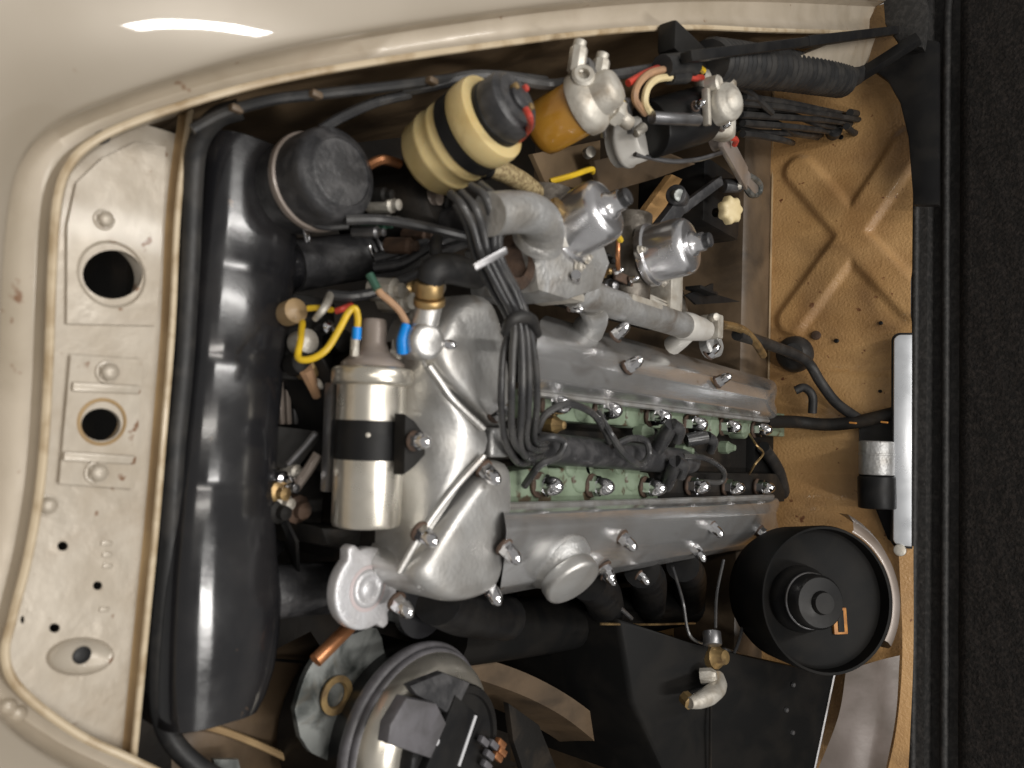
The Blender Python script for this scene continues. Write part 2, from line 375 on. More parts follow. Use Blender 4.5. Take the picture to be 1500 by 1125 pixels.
# walls: up to bead at the left, up flange at the right
leftw = left[::-1]; 
bead_l = [at(u, v, z - .003) for u, v, z in RIDGE[7:21]]
pan_l = [at(u, v, PZ - .001) for u, v in [(254, 172), (205, 188), (160, 208), (118, 240), (97, 278), (82, 400), (77, 560), (67, 700), (50, 812), (26, 905), (15, 960), (38, 1008), (118, 1068), (190, 1100)]]
mk('side_fold', sheet([bead_l, pan_l], 5), M['gutter'], fp, 60)
fr = [p.copy() for p in right]
mk('rear_flange', sheet([fr, drop(fr, .002, .002), drop(fr, .008, .003), drop(fr, .010, .003)], 5), M['tan'], fp, 60)  # shade of the upright face painted in as a darker tan
mk('flange_bead', tube(drop(fr, .0105, .0033), .0024, 8, 5), M['bead'], fp)
# raised plate with the large oval hole
up_out = A([(98, 474, PZ + .003), (228, 477, PZ + .003), (236, 380, PZ + .003), (240, 280, PZ + .003), (243, 215, PZ + .003), (200, 208, PZ + .003), (150, 232, PZ + .003), (112, 268, PZ + .003), (99, 330, PZ + .003)])
mk('raised_plate', holed(up_out, [oval(165, 402, PZ + .003, 44, 36)], PZ + .003, .0028), M['panel'], fp, 30)
mk('hole_rim', lathe(at(165, 402, PZ + .003), (0, 0, 1), [(.0205, -.012), (.0208, -.001), (.0215, .0012), (.0228, .0006), (.0235, -.0003)], 36, (1, 1), False), M['panel'], fp, 70)
lo = [(98, 782), (205, 790), (198, 880), (186, 1060), (120, 1050), (55, 985), (42, 930), (68, 820)]
# bracket plate
bz = PZ + .0042
br = mk('bracket_plate', holed(A([(104, 520, bz), (209, 527, bz), (197, 716, bz), (87, 708, bz)]), [oval(148, 622, bz, 29, 24)], bz, .004), M['panel'], fp, 30)
mk('bracket_rib', bar(at(105, 566, bz + .001), at(205, 571, bz + .001), .006, .004), M['panel'], br)
mk('bracket_rib', bar(at(92, 668, bz + .001), at(198, 674, bz + .001), .006, .004), M['panel'], br)
mk('hole_collar', lathe(at(150, 618, bz), (0, 0, 1), [(.0135, -.008), (.0138, .0005), (.0145, .0014), (.0158, .0008), (.0165, -.0002)], 30, (1, 1), False), M['tan'], br, 70)
for u, v, p in [(157, 545, br), (141, 692, br), (152, 322, fp), (68, 740, fp)]:
    put(BODYBOLT, 'bolt', p, at(u, v, bz if p is br else (PZ + .003 if v < 400 else PZ)), (0, 0, 1), 1.25 if p is br else 1.1)
mk('oval_recess', pillow(oval(118, 962, PZ + .0012, 50, 28, 24, -.08), [(0, -.001), (.04, .0012), (.12, .0022), (.22, .0004), (.8, -.001)], 1), M['panel'], fp, 70)
mk('recess_plug', lathe(at(119, 959, PZ), (0, 0, 1), [(.0058, -.002), (.0058, .0018), (.004, .0024), (0, .0022)], 18), M['black'], fp)
for u, v, l in [(155, 795, 10), (157, 812, 8), (158, 828, 7), (153, 892, 7)]:
    mk('stamped_rib', bar(at(u - 8, v, PZ), at(u + l, v + 1, PZ), .0035, .003, .0012), M['panel'], fp)
# black sheet standing in for the shade under the panel holes
mk('hole_dark_sheet', join(box(at(150, 620, .60), (.16, .46, .008), None, .001)), M['soot_shade'], None, label='black sheet for the dark space under the holes of the front panel', cat='duct')

# ---- seal hose by the radiator
mk('seal_strip', tube(A([(352, 160, .80), (318, 172, .79), (292, 205, .775), (283, 260, .765), (277, 400, .762), (268, 540, .76), (256, 660, .758), (248, 790, .75), (240, 880, .745), (234, 960, .742), (236, 1040, .742), (256, 1090, .745), (300, 1130, .752), (360, 1160, .752)]), .0075, 12, 5), M['rubber'], None,
   label='grey rubber seal strip along the front of the radiator', cat='seal')

# ---- bulkhead
FX = 1.30
limbs = [((1248, 338), (1172, 252)), ((1248, 338), (1332, 212)), ((1248, 350), (1340, 445)), ((1248, 350), (1160, 468))]
L2 = [(atx(*a, FX), atx(*b, FX)) for a, b in limbs]
def seg_d(y, z, a, b):
    dy, dz = b.y - a.y, b.z - a.z; t = max(0, min(1, ((y - a.y) * dy + (z - a.z) * dz) / (dy * dy + dz * dz))); return math.hypot(y - a.y - t * dy, z - a.z - t * dz)
def sm(x): x = max(0, min(1, x)); return x * x * (3 - 2 * x)
gr_a, gr_b = atx(1172, 541, FX), atx(1315, 545, FX)
vs, fs = [], []; ny, nz = 300, 66; y0, y1, z0, z1 = -.62, .72, .808, 1.036
for i in range(nz + 1):
    for j in range(ny + 1):
        y = y0 + (y1 - y0) * j / ny; z = z0 + (z1 - z0) * i / nz; h = 0
        for a, b in L2: h = max(h, .0085 * sm((.031 - seg_d(y, z, a, b)) / .013))
        h -= .003 * sm((.005 - seg_d(y, z, gr_a, gr_b)) / .004)
        h += .004 * sm((y - .44) / .05) + .0012 * math.sin(y * 17 + z * 9)
        vs.append(V((FX - h, y, z)))
for i in range(nz):
    for j in range(ny): k = i * (ny + 1) + j; fs.append((k, k + 1, k + ny + 2, k + ny + 1))
bh = thing('bulkhead', 'golden painted bulkhead with a stamped cross behind the engine', 'bulkhead', (FX, 0, .5))
mk('stamped_wall', (vs, fs), M['fire'], bh, 60)
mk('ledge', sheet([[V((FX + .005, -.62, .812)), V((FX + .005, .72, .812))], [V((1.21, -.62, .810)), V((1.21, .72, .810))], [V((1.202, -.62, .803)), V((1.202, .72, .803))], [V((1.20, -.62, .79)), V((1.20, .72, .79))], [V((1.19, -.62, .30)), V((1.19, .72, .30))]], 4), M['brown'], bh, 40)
mk('ledge_seam', tube([V((1.2985, .72, .814)), V((1.2985, .1, .814))], .0025, 6), M['tan'], bh)
for u, v, r, m in [(1225, 499, .0035, 'black'), (1195, 491, .0075, 'rust'), (1290, 473, .003, 'black'), (1289, 573, .0025, 'black'), (1232, 201, .004, 'black')]:
    p = atx(u, v, FX - .0035); mk('blanked_hole', lathe(p, (-1, 0, 0), [(r, -.004), (r, .0004), (r * .8, .001), (0, .001)], 14), M[m], bh)

# corner of the scuttle beyond the wing (pale) and strut
mk('scuttle_corner', prism(A([(1150, 90, .985), (1225, 60, .99), (1285, 50, .995), (1278, 70, .99), (1272, 92, .985), (1240, 112, .975)]), .03, None, .003), M['gutter'], None,
   label='pale painted scuttle corner under the black bonnet stay', cat='body corner')
mk('corner_gusset', prism(A([(1160, 72, .972), (1195, 94, .955), (1150, 90, .955)]), .004), M['gutter'], None, label='small pale triangular gusset beside the ribbed hose', cat='gusset')
mk('bonnet_stay', join(bar(at(1005, 84, .985), at(1180, 62, 1.005), .010, .012), bar(at(1178, 62, 1.005), at(1365, 38, 1.03), .012, .014)), M['black'], None,
   label='long black bonnet stay bar reaching over the wing edge', cat='stay')

# ---- bonnet
def bx(z, d=0): return 1.362 - .28 * (z - 1.03) - d
bt = thing('open_bonnet', 'raised black felt lined bonnet standing behind the engine', 'bonnet', (1.37, 0, 1.03))
mk('inner_skin', sheet([[V((bx(z) + o, y, z)) for y in (-.8, 0, .85)] for z, o in [(1.028, .0), (1.034, -.024), (1.05, -.02), (1.056, .0), (1.6, 0), (1.62, .03), (1.02, .05), (1.028, .0)]], 4), M['seal'], bt, 30)
mk('edge_seal', tube([V((bx(1.03, .026), -.8, 1.033)), V((bx(1.03, .026), .0, 1.033)), V((bx(1.03, .026), .66, 1.033))], .006, 10), M['seal'], bt)
mk('edge_seal', tube([V((bx(1.075, .004), -.8, 1.075)), V((bx(1.075, .004), 0, 1.075)), V((bx(1.075, .004), .66, 1.075)), V((bx(1.085, .004), .75, 1.085))], .006, 10), M['seal'], bt)
felt = []
for i in range(41):
    z = 1.092 + (.35) * i / 40
    felt.append([V((bx(z, .010 + .004 * math.sin(j * 1.3 + i * .7) * math.sin(i * .9) * .5 - (.012 if i == 0 else 0)), -.8 + 1.65 * j / 60, z)) for j in range(61)])
mk('felt_liner', (lambda R: ([p for r in R for p in r], [(i * 61 + j, i * 61 + j + 1, (i + 1) * 61 + j + 1, (i + 1) * 61 + j) for i in range(40) for j in range(60)]))(felt), M['carpet'], bt, 60)
def px(l, x): return [atx(u, v, x) for u, v in l]
mk('hinge_bracket', prism(px([(1290, -40), (1345, -40), (1362, 20), (1352, 70), (1318, 66), (1296, 34)], 1.24), .02, (-1, 0, 0), .004), M['seal'], bt)
mk('hinge_arm', join(bar(atx(1258, 112, 1.225), atx(1346, 56, 1.235), .014, .016), bar(atx(1258, 112, 1.225), atx(1225, 118, 1.20), .012, .014)), M['black'], bt)
mk('inner_flange', prism(px([(1275, 100), (1340, 55), (1375, 60), (1375, 300), (1338, 300), (1330, 200), (1318, 150), (1300, 118)], 1.255), .012, (-1, 0, 0), .003), M['black'], bt)
# bright strip
sa, sb = atx(1323, 490, 1.27), atx(1322, 800, 1.27)
st = []
for i in range(9):
    t = math.pi * i / 8; st.append(V((0, math.cos(t), math.sin(t))))
def strip_outline(w, ext):
    a = (sb - sa); L = a.length; a.normalize(); s = V((.35, 0, 1)).normalized(); pts = []
    n = 8; r = w * .8
    for i in range(n + 1):
        t = math.pi / 2 * i / n; pts.append(sa + a * (r - r * math.cos(t) - ext) + s * (-w + (r - r * math.sin(t)) * 1) )
    pts2 = [sa + a * (-ext) + s * w]
    pts = [sa + a * (r - r * math.sin(t) - ext) + s * (-w + r - r * math.cos(t)) for t in [math.pi / 2 * i / n for i in range(n + 1)]]
    pts += [sa + a * (-ext) + s * w, sb + a * ext + s * w]
    pts += [sb - a * (r - r * math.cos(t) - ext) + s * (-w + r - r * math.sin(t)) for t in [math.pi / 2 * i / n for i in range(n + 1)]]
    return pts
stt = thing('bright_trim_strip', 'long bright metal strip with rounded corners below the bonnet edge', 'trim strip', (sa + sb) / 2)
nn = V((-1, 0, .35)).normalized()
mk('strip_face', prism(strip_outline(.0125, 0), .008, nn, .0025), M['strip'], stt)
mk('black_backing', prism([p - nn * .0085 for p in strip_outline(.0145, .004)], .006, nn, .001), M['black'], stt)
mk('pivot', cyl(atx(1318, 806, 1.275), atx(1318, 806, 1.262), .009, .003), M['dull'], None, label='small pale round knob below the end of the bright strip', cat='knob')

# ---- lower (image bottom) side of the bay
mk('bay_floor', box(V((.75, 0, .36)), (1.5, 2.0, .02), None, .002), M['dirt'], None, kind='structure')
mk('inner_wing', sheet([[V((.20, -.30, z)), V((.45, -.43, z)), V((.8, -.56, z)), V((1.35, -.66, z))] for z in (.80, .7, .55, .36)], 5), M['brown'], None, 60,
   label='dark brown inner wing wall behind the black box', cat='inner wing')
sp = thing('corner_support_panel', 'brown tan sheet metal corner beneath the radiator end', 'body panel', at(360, 1050, .66))
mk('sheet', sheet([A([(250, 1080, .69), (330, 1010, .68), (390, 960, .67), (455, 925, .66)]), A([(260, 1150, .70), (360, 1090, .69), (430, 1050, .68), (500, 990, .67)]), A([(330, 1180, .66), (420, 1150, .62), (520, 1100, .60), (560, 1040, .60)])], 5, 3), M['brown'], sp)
mk('folded_edge', tube(A([(278, 1058, .695), (330, 1072, .696), (390, 1096, .697), (470, 1135, .70)]), .0032, 8), M['tan'], sp)
mk('cross_strap', bar(at(385, 965, .69), at(470, 972, .69), .003, .003), M['black'], sp)
mk('end_plate', prism(A([(312, 1112, .72), (350, 1112, .72), (355, 1135, .72), (320, 1135, .72)]), .004), M['galv'], sp)
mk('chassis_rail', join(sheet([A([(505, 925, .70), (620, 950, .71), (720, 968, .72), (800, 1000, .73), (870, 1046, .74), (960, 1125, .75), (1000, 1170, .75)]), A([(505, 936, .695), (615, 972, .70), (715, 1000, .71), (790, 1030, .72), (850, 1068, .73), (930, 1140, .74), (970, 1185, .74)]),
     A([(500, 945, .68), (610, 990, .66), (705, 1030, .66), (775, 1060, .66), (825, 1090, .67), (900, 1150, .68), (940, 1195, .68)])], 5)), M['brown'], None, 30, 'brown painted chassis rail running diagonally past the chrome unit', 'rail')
mk('brown_bracket', prism(A([(745, 1030, .72), (790, 1062, .72), (815, 1125, .72), (770, 1140, .72), (752, 1085, .72)]), .008), M['soot_shade'], None, label='dark bracket plate below the diagonal rail', cat='bracket')  # brown bracket given a near-black colour
# ================================================================== RADIATOR
rd = thing('radiator', 'gloss black radiator with a long rounded header tank', 'radiator', at(320, 640, .40))
st_ = [(218, 306, 402), (222, 300, 410), (260, 296, 418), (330, 290, 421), (392, 284, 421), (402, 283, 416), (412, 282, 418), (500, 275, 406), (526, 273, 402), (534, 273, 399), (542, 271, 401), (620, 264, 394), (698, 257, 390), (706, 257, 387), (714, 255, 390), (760, 251, 389), (830, 244, 394), (880, 241, 399), (930, 239, 396), (980, 238, 388), (1020, 239, 374), (1040, 240, 362), (1044, 244, 356)]
secs = []
for v, l, r in st_:
    a, b = at(l - 22, v, .738), at(r, v, .738); rz = .036 - (.001 if v in (534, 706, 402) else 0) - (.004 if v in (218, 1044) else 0); c = (a + b) / 2; rx = (b.x - a.x) / 2 * .93; s = []
    c.y = at((l + r) / 2, v, .738).y
    for j in range(28):
        t = 2 * math.pi * j / 28; ct, sn = math.cos(t), math.sin(t)
        s.append(c + V((rx * abs(ct) ** .6 * (1 if ct > 0 else -1), 0, rz * (abs(sn) ** .6) * (1 if sn > 0 else -1))))
    secs.append(s)
mk('header_tank', loft(secs), M['rad'], rd, 50)
core = loft([[V((x, y, .71)) for x, y in [(.262, -.21), (.335, -.21), (.335, .20), (.262, .20)]], [V((x, y, .36)) for x, y in [(.262, -.21), (.335, -.21), (.335, .20), (.262, .20)]]])
mk('core', core, M['soot_shade'], rd)
mk('seam_flange', tube(A([(424, 300, .72), (421, 420, .72), (404, 560, .72), (396, 660, .72), (393, 760, .72), (399, 870, .722), (396, 945, .722), (383, 1000, .722)]), .0022, 6), M['rad'], rd)
mk('end_flange', prism(A([(296, 222, .755), (310, 214, .758), (412, 240, .758), (418, 262, .755), (400, 256, .755)]), .003), M['rust'], rd)
mk('end_flange', prism(A([(246, 1050, .752), (345, 1010, .752), (368, 1018, .752), (342, 1046, .752), (262, 1064, .752)]), .003), M['rad'], rd)
mk('front_edge_strip', tube(A([(296, 232, .728), (288, 300, .728), (272, 540, .728), (254, 740, .728), (240, 900, .728), (240, 1040, .728)]), .0028, 6), M['rust'], rd)
mk('lower_neck', join(cyl(at(380, 868, .742), at(492, 860, .742), .0225, .002)), M['plastic'], rd)
mk('drain_bracket', prism(A([(246, 860, .745), (256, 864, .745), (256, 905, .745), (238, 912, .745), (236, 885, .745)]), .004), M['plastic'], rd)
mk('fan_cowl_tab', prism(A([(390, 745, .735), (410, 770, .735), (423, 800, .735), (398, 825, .735), (388, 800, .735)]), .003), M['rad'], rd)
mk('upper_neck', cyl(at(398, 392, .745), at(445, 388, .747), .0205, .002), M['rad'], rd)
hs = thing('top_hose', 'thick black rubber top hose leaving the radiator tank', 'hose', at(500, 378, .74))
mk('hose', tube(A([(428, 389, .748), (480, 382, .752), (545, 372, .765), (610, 352, .79), (670, 330, .84), (728, 316, .895)]), [.0225, .022, .0215, .0205, .019, .017, .0165], 20), M['plastic'], hs)
cc, dd = at(540, 373, .765), at(548, 371, .766)
mk('clamp', tube([V(p) for p in lathe(cc, dd - cc, [(.0232, 0)], 25)[0]], .0016, 6, 1, False), M['steel'], hs)
mk('clamp_screw', cyl(at(540, 358, .79), at(550, 378, .79), .0025), M['chrome'], hs)

# ---- radiator cap on its filler neck
cz = .826; cp = at(538, 862, cz)
fn = mk('filler_neck', join(lathe(at(536, 862, .735), (0, 0, 1), [(.026, 0), (.024, .02), (.024, .066), (.031, .071), (.031, .078), (.024, .079)], 32)), M['rad'], rd)

e1, e2 = at(516, 806, cz), at(566, 919, cz)
out = []; R0 = .0322
a1 = math.atan2((e1 - cp).y, (e1 - cp).x); a2 = math.atan2((e2 - cp).y, (e2 - cp).x)
for i in range(96):
    t = 2 * math.pi * i / 96; r = R0
    for a in (a1, a2):
        d = (t - a + math.pi) % (2 * math.pi) - math.pi; r += .0075 * math.exp(-(d / .15) ** 4)
    out.append(cp + V((r * math.cos(t), r * math.sin(t), 0)))
def ringp(f, dz): return [cp + (p - cp) * f + V((0, 0, dz)) for p in out]
rc = mk('radiator_cap', loft([ringp(.9, -.0105), ringp(.985, -.010), ringp(1.0, -.0085), ringp(1.0, -.0015), ringp(.985, 0), ringp(.94, .0007), ringp(.8, .0005)]), M['capm'], rd, 50, 'pale metal pressure cap with two lugs and pink ringed centre')
mk('printed_ring', lathe(cp + V((0, 0, .0003)), (0, 0, 1), [(.0185, -.0006), (.0182, .0006), (.0125, .0007), (.0120, -.0006)], 40), M['pink'], rc)
mk('centre_dome', lathe(cp, (0, 0, 1), [(.0155, .0002), (.0150, .0020), (.0125, .0034), (.0105, .0030), (.008, .0018), (.0055, .0026), (.002, .0036), (0, .0037)], 40), M['capm'], rc, 80)
for t0 in (.15, math.pi + .35):
    tk = [box(cp + V((.0265 * math.cos(t), .0265 * math.sin(t), .0008)), (.0042, .0007, .0008), (V((math.cos(t), math.sin(t), 0)), V((-math.sin(t), math.cos(t), 0)), V((0, 0, 1))), 0) for t in [t0 + k * .085 for k in range(13) if k % 5 != 3]]
    mk('embossed_lettering', join(*tk), M['capm'], rc)

# ================================================================== ENGINE
en = thing('engine', 'straight six engine with two polished cam covers and green cylinder head', 'engine', V((.85, 0, .45)))
block = mk('block', box(V((.83, -.01, .66)), (.70, .20, .30), None, .01), M['soot_shade'], en)
head = mk('cylinder_head', join(
    prism(A([(770, 560, .853), (960, 583, .853), (1150, 606, .853), (1150, 640, .853), (1000, 630, .853), (880, 622, .853), (770, 612, .853)]), .06, None, .004),
    prism(A([(730, 692, .853), (790, 684, .853), (900, 686, .853), (950, 692, .853), (972, 745, .853), (725, 755, .853)]), .06, None, .004)), M['green'], en)
mk('rear_head_section', prism(A([(955, 690, .851), (1150, 694, .851), (1150, 735, .851), (970, 745, .851)]), .06, None, .004), M['soot_shade'], en)  # rear of the head coloured near-black instead of green
mk('plug_valley', box(V((.90, -.002, .815)), (.72, .09, .02), None, .003), M['soot_shade'], en)
mk('rear_dark_filler', box(V((1.225, -.012, .77)), (.09, .20, .14), None, .015), M['void'], en)  # added black box that keeps the gap behind the valley dark
for u, v, r in [(790, 694, .012), (850, 697, .017), (925, 698, .016), (835, 684, .010), (905, 684, .008), (860, 684, .009)]:
    mk('casting_boss', lathe(at(u, v, .852), (0, 0, 1), [(r * 1.1, -.02), (r * 1.1, .0005), (r, .0025), (r * .8, .0035), (0, .0035)], 14), M['green'], head, 60)
for u, v, r in [(850, 598, .013), (925, 606, .015), (990, 616, .015), (1045, 625, .015), (1090, 630, .012)]:
    mk('casting_boss', lathe(at(u, v, .852), (0, 0, 1), [(r * 1.1, -.02), (r * 1.1, .0005), (r, .0025), (r * .8, .0035), (0, .0035)], 14), M['green'], head, 60)
for k, (u, v) in enumerate([(800, 593), (876, 601), (950, 610), (1005, 621), (1056, 625), (1103, 629), (787, 710), (864, 711), (942, 713), (1008, 711), (1061, 713), (1107, 713)]):
    p = at(u, v, .853); mk('stud_washer', lathe(p, (0, 0, 1), [(.0118, 0), (.0118, .002), (.009, .0026)], 22), M['rust'], head)
    put(NUT, 'dome_nut', head, p + V((0, 0, .002)), (0, 0, 1), 1.38)
# --- long cam covers
def crisp(ps):
    out = [ps[0]]
    for i in range(1, len(ps) - 1):
        a, b, c = ps[i - 1], ps[i], ps[i + 1]; la, lc = (a - b).length, (c - b).length; e = min(.0035, la * .4, lc * .4)
        p, q = b + (a - b) / la * e, b + (c - b) / lc * e
        out += [p, (p + q + b * 2) / 4, q]
    return out + [ps[-1]]
def cover(rails, endpull, bulge, mname):
    fr_, re_ = zip(*rails); secs = []; N_ = 26
    fw = [at(*p) for p in fr_]; rw = [at(*p) for p in re_]
    fwS = crisp(fw); rwS = crisp(rw); cR = sum(rwS, V()) / len(rwS); cR.z = .862
    for i in range(N_ + 1):
        t = i / N_; secs.append([a.lerp(b, t) for a, b in zip(fwS, rwS)])
    for k in range(1, 9):
        t = k / 8 * math.pi / 2; secs.append([cR + (p - cR) * math.cos(t) * .999 + V((endpull * math.sin(t), 0, 0)) if k < 8 else cR + V((endpull, 0, 0)) + (p - cR) * .02 for p in rwS])
    m = len(secs[0]); vs = [p for s in secs for p in s]
    fs = [(i * m + j, i * m + j + 1, (i + 1) * m + j + 1, (i + 1) * m + j) for i in range(len(secs) - 1) for j in range(m - 1)]
    return vs, fs
ci = mk('inlet_cam_cover', cover([((800, 462, .838), (1128, 556, .845)), ((792, 468, .858), (1126, 560, .858)), ((788, 490, .885), (1122, 570, .883)), ((784, 522, .897), (1118, 584, .894)), ((782, 556, .887), (1122, 604, .884)), ((779, 573, .868), (1128, 614, .868)), ((779, 573, .85), (1128, 614, .855))], .06, 0, 'i'), M['cover'], en, 40)
ce = mk('exhaust_cam_cover', cover([((732, 744, .85), (1132, 729, .855)), ((733, 744, .868), (1132, 729, .868)), ((738, 752, .889), (1126, 737, .886)), ((742, 776, .899), (1122, 752, .895)), ((738, 826, .886), (1124, 776, .882)), ((733, 862, .866), (1128, 791, .862)), ((730, 872, .84), (1130, 796, .842))], .06, 0, 'e'), M['cover'], en, 40)
mk('gasket_lip', tube(A([(778, 576, .866), (950, 596, .866), (1130, 617, .866)]), .003, 6), M['cast'], ci)
mk('gasket_lip', tube(A([(732, 741, .866), (930, 735, .866), (1132, 727, .866)]), .003, 6), M['cast'], ce)
mk('rear_collar', sheet([[p + V((dx, 0, .0015)) for p in A([(1046, 528, .868), (1066, 542, .888), (1084, 566, .896), (1062, 588, .888), (1040, 600, .87)])] for dx in (-.012, -.010, .010, .012)], 6), M['hot'], ci, 60) if False else None
# --- front lobes over the timing chain
up_l = A([(703, 624, .866), (668, 590, .866), (634, 550, .866), (622, 512, .866), (636, 470, .866), (656, 441, .866), (688, 432, .866), (708, 450, .866), (722, 500, .866), (729, 560, .866), (731, 604, .866), (727, 622, .866)])
lo_l = A([(703, 672, .866), (727, 676, .866), (733, 700, .866), (732, 760, .866), (722, 820, .866), (706, 862, .866), (655, 880, .866), (612, 866, .866), (594, 838, .866), (612, 802, .866), (650, 742, .866)])
RG = [(0, -.05), (0, -.001), (.006, .004), (.03, .010), (.075, .0140), (.14, .0163), (.3, .0175), (.6, .018)]
ul = mk('inlet_front_cover', pillow(up_l, RG), M['alu'], en, 70)
ll = mk('exhaust_front_cover', pillow(lo_l, RG), M['alu'], en, 70)
mk('rolled_edge', tube(A([(628, 536, .870), (645, 560, .874), (664, 586, .878), (708, 628, .882)]), .003, 8), M['alu'], ul)
mk('rolled_edge', tube(A([(708, 668, .882), (660, 722, .878), (618, 780, .872), (584, 838, .862)]), .003, 8), M['alu'], ll)
mk('front_plate', sheet([A([(580, 500, .835), (560, 570, .82), (552, 640, .815), (552, 720, .815), (548, 830, .82)]), A([(600, 508, .856), (640, 575, .868), (668, 640, .872), (640, 725, .868), (580, 832, .856)]), A([(618, 510, .864), (668, 585, .874), (714, 645, .878), (668, 722, .874), (596, 830, .864)])], 5, 3), M['alu'], en, 60)
mk('front_plate_skirt', sheet([A([(580, 500, .835), (560, 570, .82), (552, 640, .815), (552, 720, .815), (548, 830, .82)]), drop(A([(580, 500, .835), (560, 570, .82), (552, 640, .815), (552, 720, .815), (548, 830, .82)]), -.25)], 5), M['soot_shade'], en)
mk('joint_block', box(at(724, 648, .872), (.026, .025, .016), None, .004, 3), M['cast'], en)
mk('breather_pocket', prism(A([(470, 772, .80), (560, 775, .80), (570, 805, .80), (545, 815, .80), (480, 800, .80)]), .05, None, .006), M['soot_shade'], en)
# nuts
for u, v, z, par, axx in [(900, 493, .884, ci, (0, .6, .8)), (918, 539, .896, ci, (0, .45, .85)), (1036, 520, .874, ci, (0, .6, .8)), (1050, 560, .893, ci, (0, .4, .85)), (867, 476, .876, ci, (0, .6, .8)),
                          (738, 800, .890, ce, (0, -.5, .8)), (910, 786, .890, ce, (0, -.5, .8)), (1040, 770, .888, ce, (0, -.5, .8)), (1018, 803, .866, ce, (0, -.7, .7)), (884, 828, .870, ce, (0, -.8, .6)), (1112, 776, .882, ce, (0, -.5, .8)), (1118, 786, .87, ce, (0, -.8, .6)),
                          (722, 606, .880, ul, (0, .25, .95)), (708, 686, .880, ll, (0, -.5, .85)), (614, 778, .872, ll, (0, -.35, .9)), (714, 856, .868, ll, (0, -.7, .7)), (580, 880, .842, ll, (0, -.4, .9))]:
    put(CNUT, 'cover_nut', par, at(u, v, z), axx, 1.4)
# oil filler cap
oc = at(826, 834, .882); oa = V((-.12, -.62, .72)).normalized()
mk('filler_boss', lathe(oc - oa * .012, oa, [(.033, 0), (.032, .008), (.027, .013), (.026, .018)], 36), M['cast'], ce, 60)
mk('oil_filler_cap', lathe(oc + oa * .004, oa, [(.025, 0), (.0275, .001), (.0285, .003), (.0285, .011), (.0275, .0135), (.025, .0145), (.0001, .0150)], 44), M['alu'], ce, 50, 'round flat alloy oil filler cap')
# --- centre conduit and valley
cd = thing('lead_conduit', 'dark grey plug lead tube lying in the valley between the cam covers', 'conduit', at(890, 660, .84))
mk('tube', tube(A([(778, 655, .862), (880, 664, .862), (960, 672, .862), (1010, 676, .855)]), .0155, 18), M['plastic'], cd)
LG = 'spark plug leads looped in the valley'
for pts, lab in [([(786, 632, .868), (800, 606, .878), (832, 592, .888), (866, 604, .888), (884, 628, .88), (893, 648, .876)], 'grey plug lead arching over the first inlet side nuts'),
            ([(876, 604, .868), (892, 632, .888), (912, 662, .893), (936, 680, .893), (950, 668, .892), (946, 646, .890), (925, 642, .886), (900, 652, .880)], 'grey plug lead curled into a small round loop on the conduit'),
            ([(775, 650, .868), (806, 640, .886), (826, 648, .89), (818, 668, .89), (792, 680, .884), (776, 700, .868), (768, 712, .86)], 'grey plug lead hooking back to the first exhaust side nut'),
            ([(1000, 668, .872), (1035, 672, .880), (1060, 690, .880), (1055, 706, .872), (1030, 706, .866)], 'thin black plug lead bowed toward the rear exhaust nuts')]:
    mk('plug_lead', tube(A(pts), .0036, 9, 6), M['lead'], None, label=lab, cat='lead', group=LG)
for a_, b_, lab in [((962, 658, .872), (984, 622, .900), 'angled plug cap standing near the inlet side nuts'), ((975, 712, .86), (990, 676, .890), 'angled plug cap standing near the exhaust side nuts'), ((1005, 645, .862), (1035, 640, .88), 'low dark plug cap toward the rear of the valley')]:
    t_ = mk('plug_cap', tube(A([a_, b_]), [.0085, .0095, .008], 12, 3), M['lead'], en)
    q = at(*b_); mk('elbow', tube([q, q + V((.012, -.006, .004)), q + V((.022, -.018, -.004))], [.008, .0065, .006], 10), M['lead'], t_)
mk('bent_rod', tube(A([(1098, 636, .862), (1108, 652, .885), (1118, 664, .887), (1106, 680, .885), (1098, 694, .868)]), .0017, 6), M['brass'], None, label='thin bent wire rod spanning the rear of the plug valley', cat='rod')
for u, v, m in [(812, 650, 'brass'), (932, 632, 'green'), (992, 660, 'green'), (800, 622, 'brass'), (1055, 655, 'green')]:
    mk('valley_fitting', lathe(at(u, v, .848), (0, 0, 1), [(.009, 0), (.009, .012), (.006, .016), (.004, .022), (0, .023)], 8), M[m], en, 30)
# --- coolant rail and thermostat housing
rl = mk('coolant_rail', tube(A([(838, 424, .892), (900, 446, .892), (960, 464, .892), (1004, 478, .892)]), [.0165, .0150, .0148, .0148], 22, 5), M['cast'], en)
mk('rail_end', lathe(at(1000, 477, .892), at(1036, 484, .892) - at(1000, 477, .892), [(.0150, 0), (.0168, .004), (.0168, .018), (.0155, .030), (.014, .055), (.0135, .058)], 26), M['hot'], rl, 40)  # pale colour of the end fitting stands for a reflected light band
mk('rail_leg', tube(A([(1012, 480, .892), (1002, 494, .885), (985, 506, .865)]), [.012, .010, .012], 12), M['hot'], rl)
mk('rail_leg', tube(A([(868, 444, .888), (872, 466, .88), (862, 482, .862)]), [.016, .013, .017], 14), M['cast'], rl)
mk('end_clamp', join(box(at(1042, 479, .893), (.016, .030, .026), None, .003), cyl(at(1040, 466, .90), at(1050, 464, .912), .005)), M['dull'], rl)
mk('end_boss', lathe(at(1036, 508, .87), (-.2, .2, .9), [(.017, 0), (.017, .012), (.014, .015), (.006, .015), (.006, .006)], 22), M['cast'], en)
hb = A([(738, 372, .868), (780, 348, .868), (838, 360, .868), (852, 400, .868), (838, 436, .868), (790, 452, .868), (748, 440, .868)])
th = mk('thermostat_housing', prism([p + V((-.024, 0, .05)) for p in hb], .075, None, .007), M['cast'], en)
